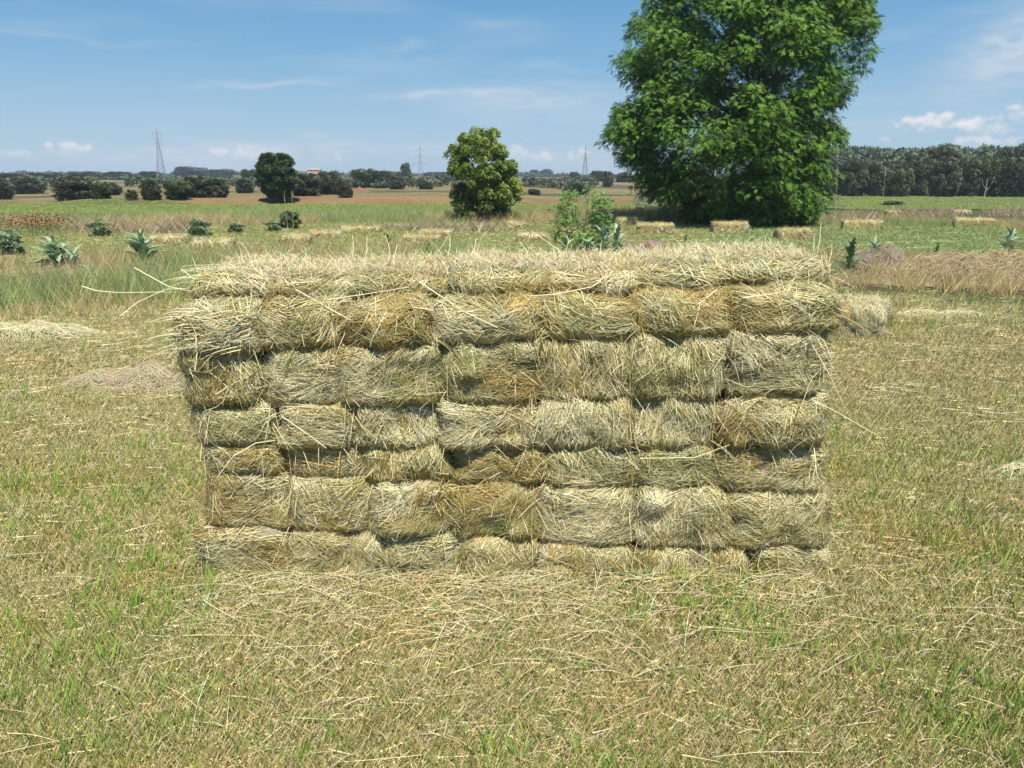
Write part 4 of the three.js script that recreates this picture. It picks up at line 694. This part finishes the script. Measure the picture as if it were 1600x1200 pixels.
{ const r = rngOf(71), L = [], R = new Ribbons(); for (let k = 0; k < 6; k++) { const x = gauss(r) * .22, z = gauss(r) * .22, h = .25 + .2 * r(); R.add([V(x, 0, z), V(x, h * .5, z), V(x, h, z)], .008, [.14, .18, .07], V(0, 0, 1)); for (let i = 0; i < 4; i++) { const a = i * 1.57 + r(); R.add([V(x, h, z), V(x + Math.cos(a) * .03, h + .02, z + Math.sin(a) * .03), V(x + Math.cos(a) * .045, h + .02, z + Math.sin(a) * .045)], .035, [.40, .17, .08], V(0, 1, .3), .02); } }
  for (let i = 0; i < 60; i++) { const px = r() < .6 ? 28 + gauss(r) * 22 : 80 + gauss(r) * 14, p = onGround(px, 366 + gauss(r) * 6), k = .7 + .5 * r(); L.push([p.x, p.z, .9 + .5 * r(), r() * 6, k, k, k, 0]); } scatter('poppies', 'orange red poppies in bloom at the left field edge', [R.geo()], L); }

// ───────────────────────── pylons, houses, earth mound ─────────────────────────
const steel = stdMat({ color: new THREE.Color(.30, .32, .34), roughness: .6, metalness: .3 });
function bar(a, b, w) { const l = a.distanceTo(b), g = new THREE.CylinderGeometry(w, w, l, 5, 1); g.applyQuaternion(new THREE.Quaternion().setFromUnitVectors(V(0, 1, 0), b.clone().sub(a).normalize())); g.translate((a.x + b.x) / 2, (a.y + b.y) / 2, (a.z + b.z) / 2); return g; }
function pylon(px, yTop, yBase, dist, label, arms, yaw) {
  const top = atDepth(px, yTop, dist), bot = atDepth(px, yBase + 4, dist), H = top.y - bot.y, root = thing('power_pylon', bot, label, 'pylon', 'lattice pylons on the far ridge'); root.rotation.y = yaw;
  const half = t => H * lerp(.085, .012, Math.min(1, t / .78)), w = H * .0045, cor = [[-1, -1], [1, -1], [1, 1], [-1, 1]], at = (c, t) => V(c[0] * half(t), t * H, c[1] * half(t));
  for (const c of cor) part('leg', mergeGeometries([bar(at(c, 0), at(c, .78), w), bar(at(c, .78), V(0, H, 0), w * .8)]), steel, root);
  const lat = []; for (let i = 0; i < 9; i++) { const t0 = i / 9 * .78, t1 = (i + 1) / 9 * .78; for (let k = 0; k < 4; k++) { const a = cor[k], b = cor[(k + 1) % 4]; lat.push(bar(at(a, t0), at(b, t1), w * .55), bar(at(b, t0), at(a, t1), w * .55), bar(at(a, t1), at(b, t1), w * .5)); } }
  part('lattice', mergeGeometries(lat), steel, root);
  for (const [t, l] of arms) { const y = t * H, L = l * H; part('crossarm', mergeGeometries([bar(V(-L, y, 0), V(L, y, 0), w * .8), bar(V(-L, y, 0), V(0, y + H * .035, 0), w * .6), bar(V(L, y, 0), V(0, y + H * .035, 0), w * .6)]), steel, root); for (const s of [-1, 1]) part('insulator', bar(V(s * L, y, 0), V(s * L, y - H * .045, 0), w * .9), steel, root); }
}
pylon(253, 200, 277, 300, 'tall lattice pylon on the left skyline', [[.90, .075], [.80, .06], [.70, .075]], .5);
pylon(658, 225, 288, 380, 'lattice pylon with three wide crossarms left of the small tree', [[.86, .10], [.72, .13], [.55, .17]], .1);
pylon(914, 226, 276, 460, 'slender far pylon left of the big tree', [[.86, .10], [.72, .12], [.60, .13]], .2);
function house(px, py, wpx, hpx, dist, wall, roof, label) {
  const p = atDepth(px, py, dist), m = dist / FOC / CP, w = wpx * m, h = hpx * m, root = thing('house', p, label, 'house'); const W = stdMat({ color: new THREE.Color(...wall) }), Rf = stdMat({ color: new THREE.Color(...roof) });
  const b = new THREE.BoxGeometry(w, h * .7 + 4, w * .7); b.translate(0, h * .35 - 2, 0); part('wall', b, W, root);
  const s = new THREE.Shape(); s.moveTo(-w * .42, 0); s.lineTo(w * .42, 0); s.lineTo(0, h * .32); s.closePath(); const rg = new THREE.ExtrudeGeometry(s, { depth: w * 1.08, bevelEnabled: false }); rg.rotateY(Math.PI / 2); rg.translate(-w * .54, h * .7, 0); part('roof', rg, Rf, root);
  for (let i = 0; i < 2; i++) { const g = new THREE.BoxGeometry(w * .12, h * .22, .12); g.translate((i - .5) * w * .45, h * .42, w * .35 + .03); part('window', g, stdMat({ color: new THREE.Color(.06, .06, .07), roughness: .3 }), root); }
}
house(1391, 247, 5, 6, 250, [.75, .73, .70], [.45, .25, .16], 'small white house peeping over the wood on the right skyline');
house(492, 270, 18, 6, 520, [.55, .40, .32], [.48, .28, .2], 'pinkish farmhouse on the skyline right of the dark round tree');
house(68, 277, 10, 5, 600, [.66, .62, .55], [.5, .36, .26], 'pale far house on the left skyline');
house(8, 276, 22, 5, 600, [.62, .58, .5], [.5, .4, .3], 'pale far house at the left edge of the skyline');
{ const p = onGround(562, 300); const r = 20 * -p.z / FOC, g = new THREE.PlaneGeometry(2 * r, 1.4 * r, 24, 16); g.rotateX(-Math.PI / 2); const q = g.attributes.position, u = g.attributes.uv; for (let i = 0; i < q.count; i++) { const x = q.getX(i) / r, z = q.getZ(i) / r, k = Math.max(0, 1 - Math.hypot(x, z * 1.4)); q.setY(i, k * r * .40 * (.75 + .5 * fbm(x * 3, z * 3, 5, 3)) - .05); u.setXY(i, q.getX(i), q.getZ(i)); } g.computeVertexNormals();
  const m = shadows(new THREE.Mesh(g, stdMat({ color: new THREE.Color(.42, .26, .15), map: soilTex, roughness: 1 }))); m.name = 'earth_mound'; m.position.copy(p); tag(m, 'reddish heap of earth beside the pale bush on the far field', 'earth mound'); scene.add(m); }

renderer.render(scene, camera);
